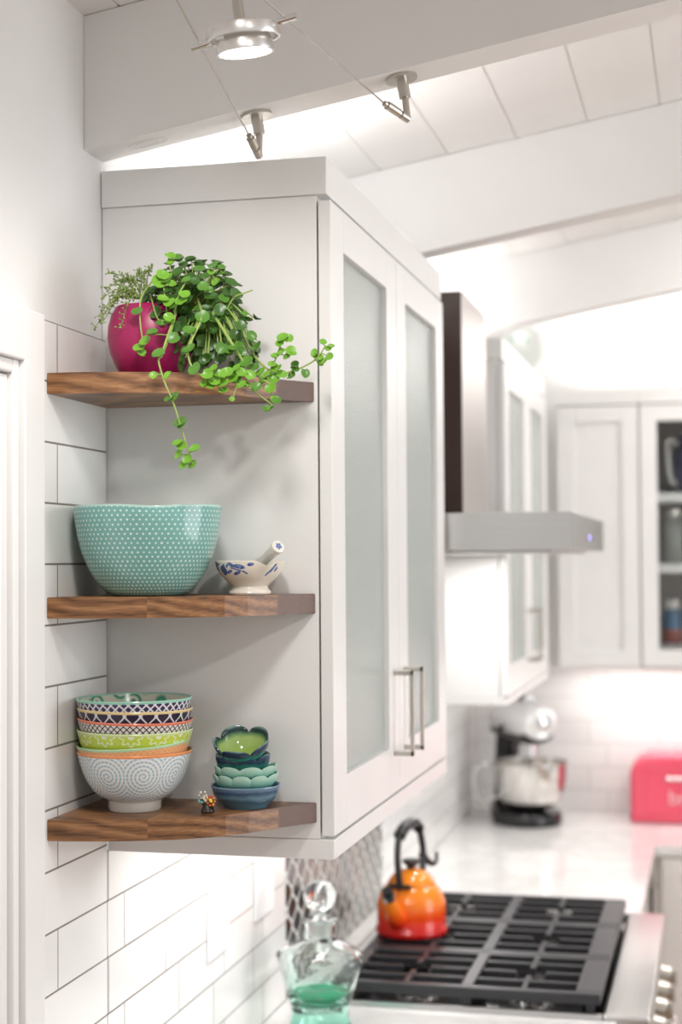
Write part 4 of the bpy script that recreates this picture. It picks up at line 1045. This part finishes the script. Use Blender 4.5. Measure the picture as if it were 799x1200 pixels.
for k, x in enumerate((gx(787),)):
    t = thing('glass_jar', 'grey glass jar on the middle shelf behind the clear cabinet door', 'jar', (x, 3.36, SH[0]+.0303))
    bm = NB(); lathe(bm, [(0, 0), (.040, 0), (.044, .006), (.044, .15), (.040, .160), (.040, .168), (0, .168)], 32); link('jar_body', bm, grey_g, t, True)
    bm = NB(); lathe(bm, [(0, .1683), (.042, .1683), (.042, .186), (.012, .190), (.010, .200), (0, .202)], 32); link('lid', bm, M['nickel'], t, True)
t = thing('storage_jar', 'blue and red banded jar on the lowest shelf behind the clear cabinet door', 'jar', (gx(786), 3.35, 1.4998))
bm = NB(); lathe(bm, [(0, 0), (.034, 0), (.036, .004), (.036, .05), (.036, .055), (.036, .095), (.033, .11), (.026, .12), (0, .12)], 32, mi=lambda i: 1 if i in (2,) else 0); link('jar_body', bm, [blu, cer('brick_red_glaze', (.35, .10, .08))], t, True)
bm = NB(); lathe(bm, [(0, .1203), (.028, .1203), (.028, .150), (.020, .153), (0, .153)], 32); link('lid', bm, wht, t, True)

# ------------------------------------------------------------------ cable lights
AY = -.033
ends = []
for (dpx, epx, tpx, lab) in (((300, 131), (303, 186), (291.5, 158), 'satin nickel cable anchor nearest the wall under the beam'), ((470, 92), (477, 143), (450, 121), 'satin nickel cable anchor farther right under the beam')):
    x = at(*dpx, AY).x; zt = bz(x)
    t = thing('cable_anchor', lab, 'cable anchor', (x, AY, zt), 0, 'cable anchors under the beam')
    e = at(epx[0], epx[1]-4, -.040)-Vector((x, AY, zt)); q = at(*tpx, -.075)-Vector((x, AY, zt))
    sl = Vector((-.1735, 0, 1)).normalized()
    bm = NB(); tube(bm, [-sl*.0005, -sl*.0045], .0225, 32); link('ceiling_plate', bm, M['nickel'], t, True)
    bm = NB(); tube(bm, [-sl*.0045, -sl*.030], .0085, 20); tube(bm, [-sl*.028, e], .0052, 16); link('post', bm, M['nickel'], t, True)
    bm = NB(); dq = (q-e).normalized(); Lq = (q-e).length
    tube(bm, [e-dq*.002, e+dq*.012], .0058, 16); tube(bm, [e+dq*.012, e+dq*.016], .0040, 12); tube(bm, [e+dq*.016, e+dq*(Lq-.006)], .0060, 16); tube(bm, [e+dq*(Lq-.006), e+dq*Lq], .0042, 12)
    link('turnbuckle', bm, M['nickel'], t, True)
    ends.append((q+Vector((x, AY, zt)), lab))
LYY = -.35
lampL, lampR = at(235, 53, LYY), at(336, 22, LYY)
for (q, _), through, lab in zip(ends, (lampL, lampR), ('thin steel lighting cable nearer the wall', 'thin steel lighting cable farther from the wall')):
    d = (through-q).normalized(); far = q+d*((-.70-q.y)/d.y)
    bm = NB(); tube(bm, [q-d*.001, far], .0013, 8)
    # its other anchor drops from the ceiling boards towards the viewer
    tube(bm, [far-Vector((0, 0, .004)), (far.x, far.y, cz(far.x)-.0015)], .005, 12)
    tag(link('lighting_cable', bm, M['nickel'], None, True), lab, 'cable', 'lighting cables')
lc = (lampL+lampR)/2+Vector((0, 0, -.004))
t = thing('cable_spotlight', 'round satin nickel spotlight hanging between the two steel cables', 'lamp', lc)
bm = NB(); ax = (lampR-lampL).normalized()
for s_, e in ((-1, lampL), (1, lampR)):
    e = e-lc
    tube(bm, [e-ax*.012+Vector((0, 0, 0)), e+ax*.012], .0048, 14)
    tube(bm, [e, e*.72+Vector((0, 0, -.002))], .0035, 12)
link('cable_clip', bm, M['chrome'], t, True)
tl = Matrix.Rotation(math.radians(8), 4, 'X') @ Matrix.Rotation(math.radians(-4), 4, 'Y')
bm = NB(); lathe(bm, [(.0365, -.004), (.0395, -.004), (.0405, 0), (.0395, .008), (.0365, .008), (.0365, -.004)], 48); o = link('outer_ring', bm, M['satin'], t, True); o.matrix_local = tl @ Matrix.Scale(1.15, 4)
bm = NB(); lathe(bm, [(0, .014), (.020, .014), (.026, .006), (.0305, -.006), (.0315, -.016), (.0310, -.019), (.0280, -.019), (.0275, -.016), (0, -.0155)], 48); o = link('lamp_body', bm, M['satin'], t, True); o.matrix_local = tl @ Matrix.Scale(1.15, 4)
n = NT('lit_lens'); lens = n.fin((1, .95, .9), .3, 0, **{'Emission Color': (1, .93, .9, 1), 'Emission Strength': 9.0})
bm = NB(); lathe(bm, [(0, -.0195), (.024, -.0192), (.0272, -.0172), (.0272, -.0162), (0, -.0162)], 40); o = link('lit_lens', bm, lens, t, True); o.matrix_local = tl @ Matrix.Scale(1.15, 4)
bm = NB(); box(bm, (-.022, -.034, -.008), (-.012, -.029, .006), .001); o = link('pivot_block', bm, M['chrome'], t); o.matrix_local = tl @ Matrix.Scale(1.15, 4)
bm = NB(); tube(bm, [(-.004, .0, .014), (-.008, .0, .045), (-.010, 0, .075)], lambda s: .007-.001*s, 14); tube(bm, [(-.010, 0, .07), (-.010, 0, cz(lc.x)-lc.z-.001)], .0085, 14); link('stem', bm, M['nickel'], t, True)
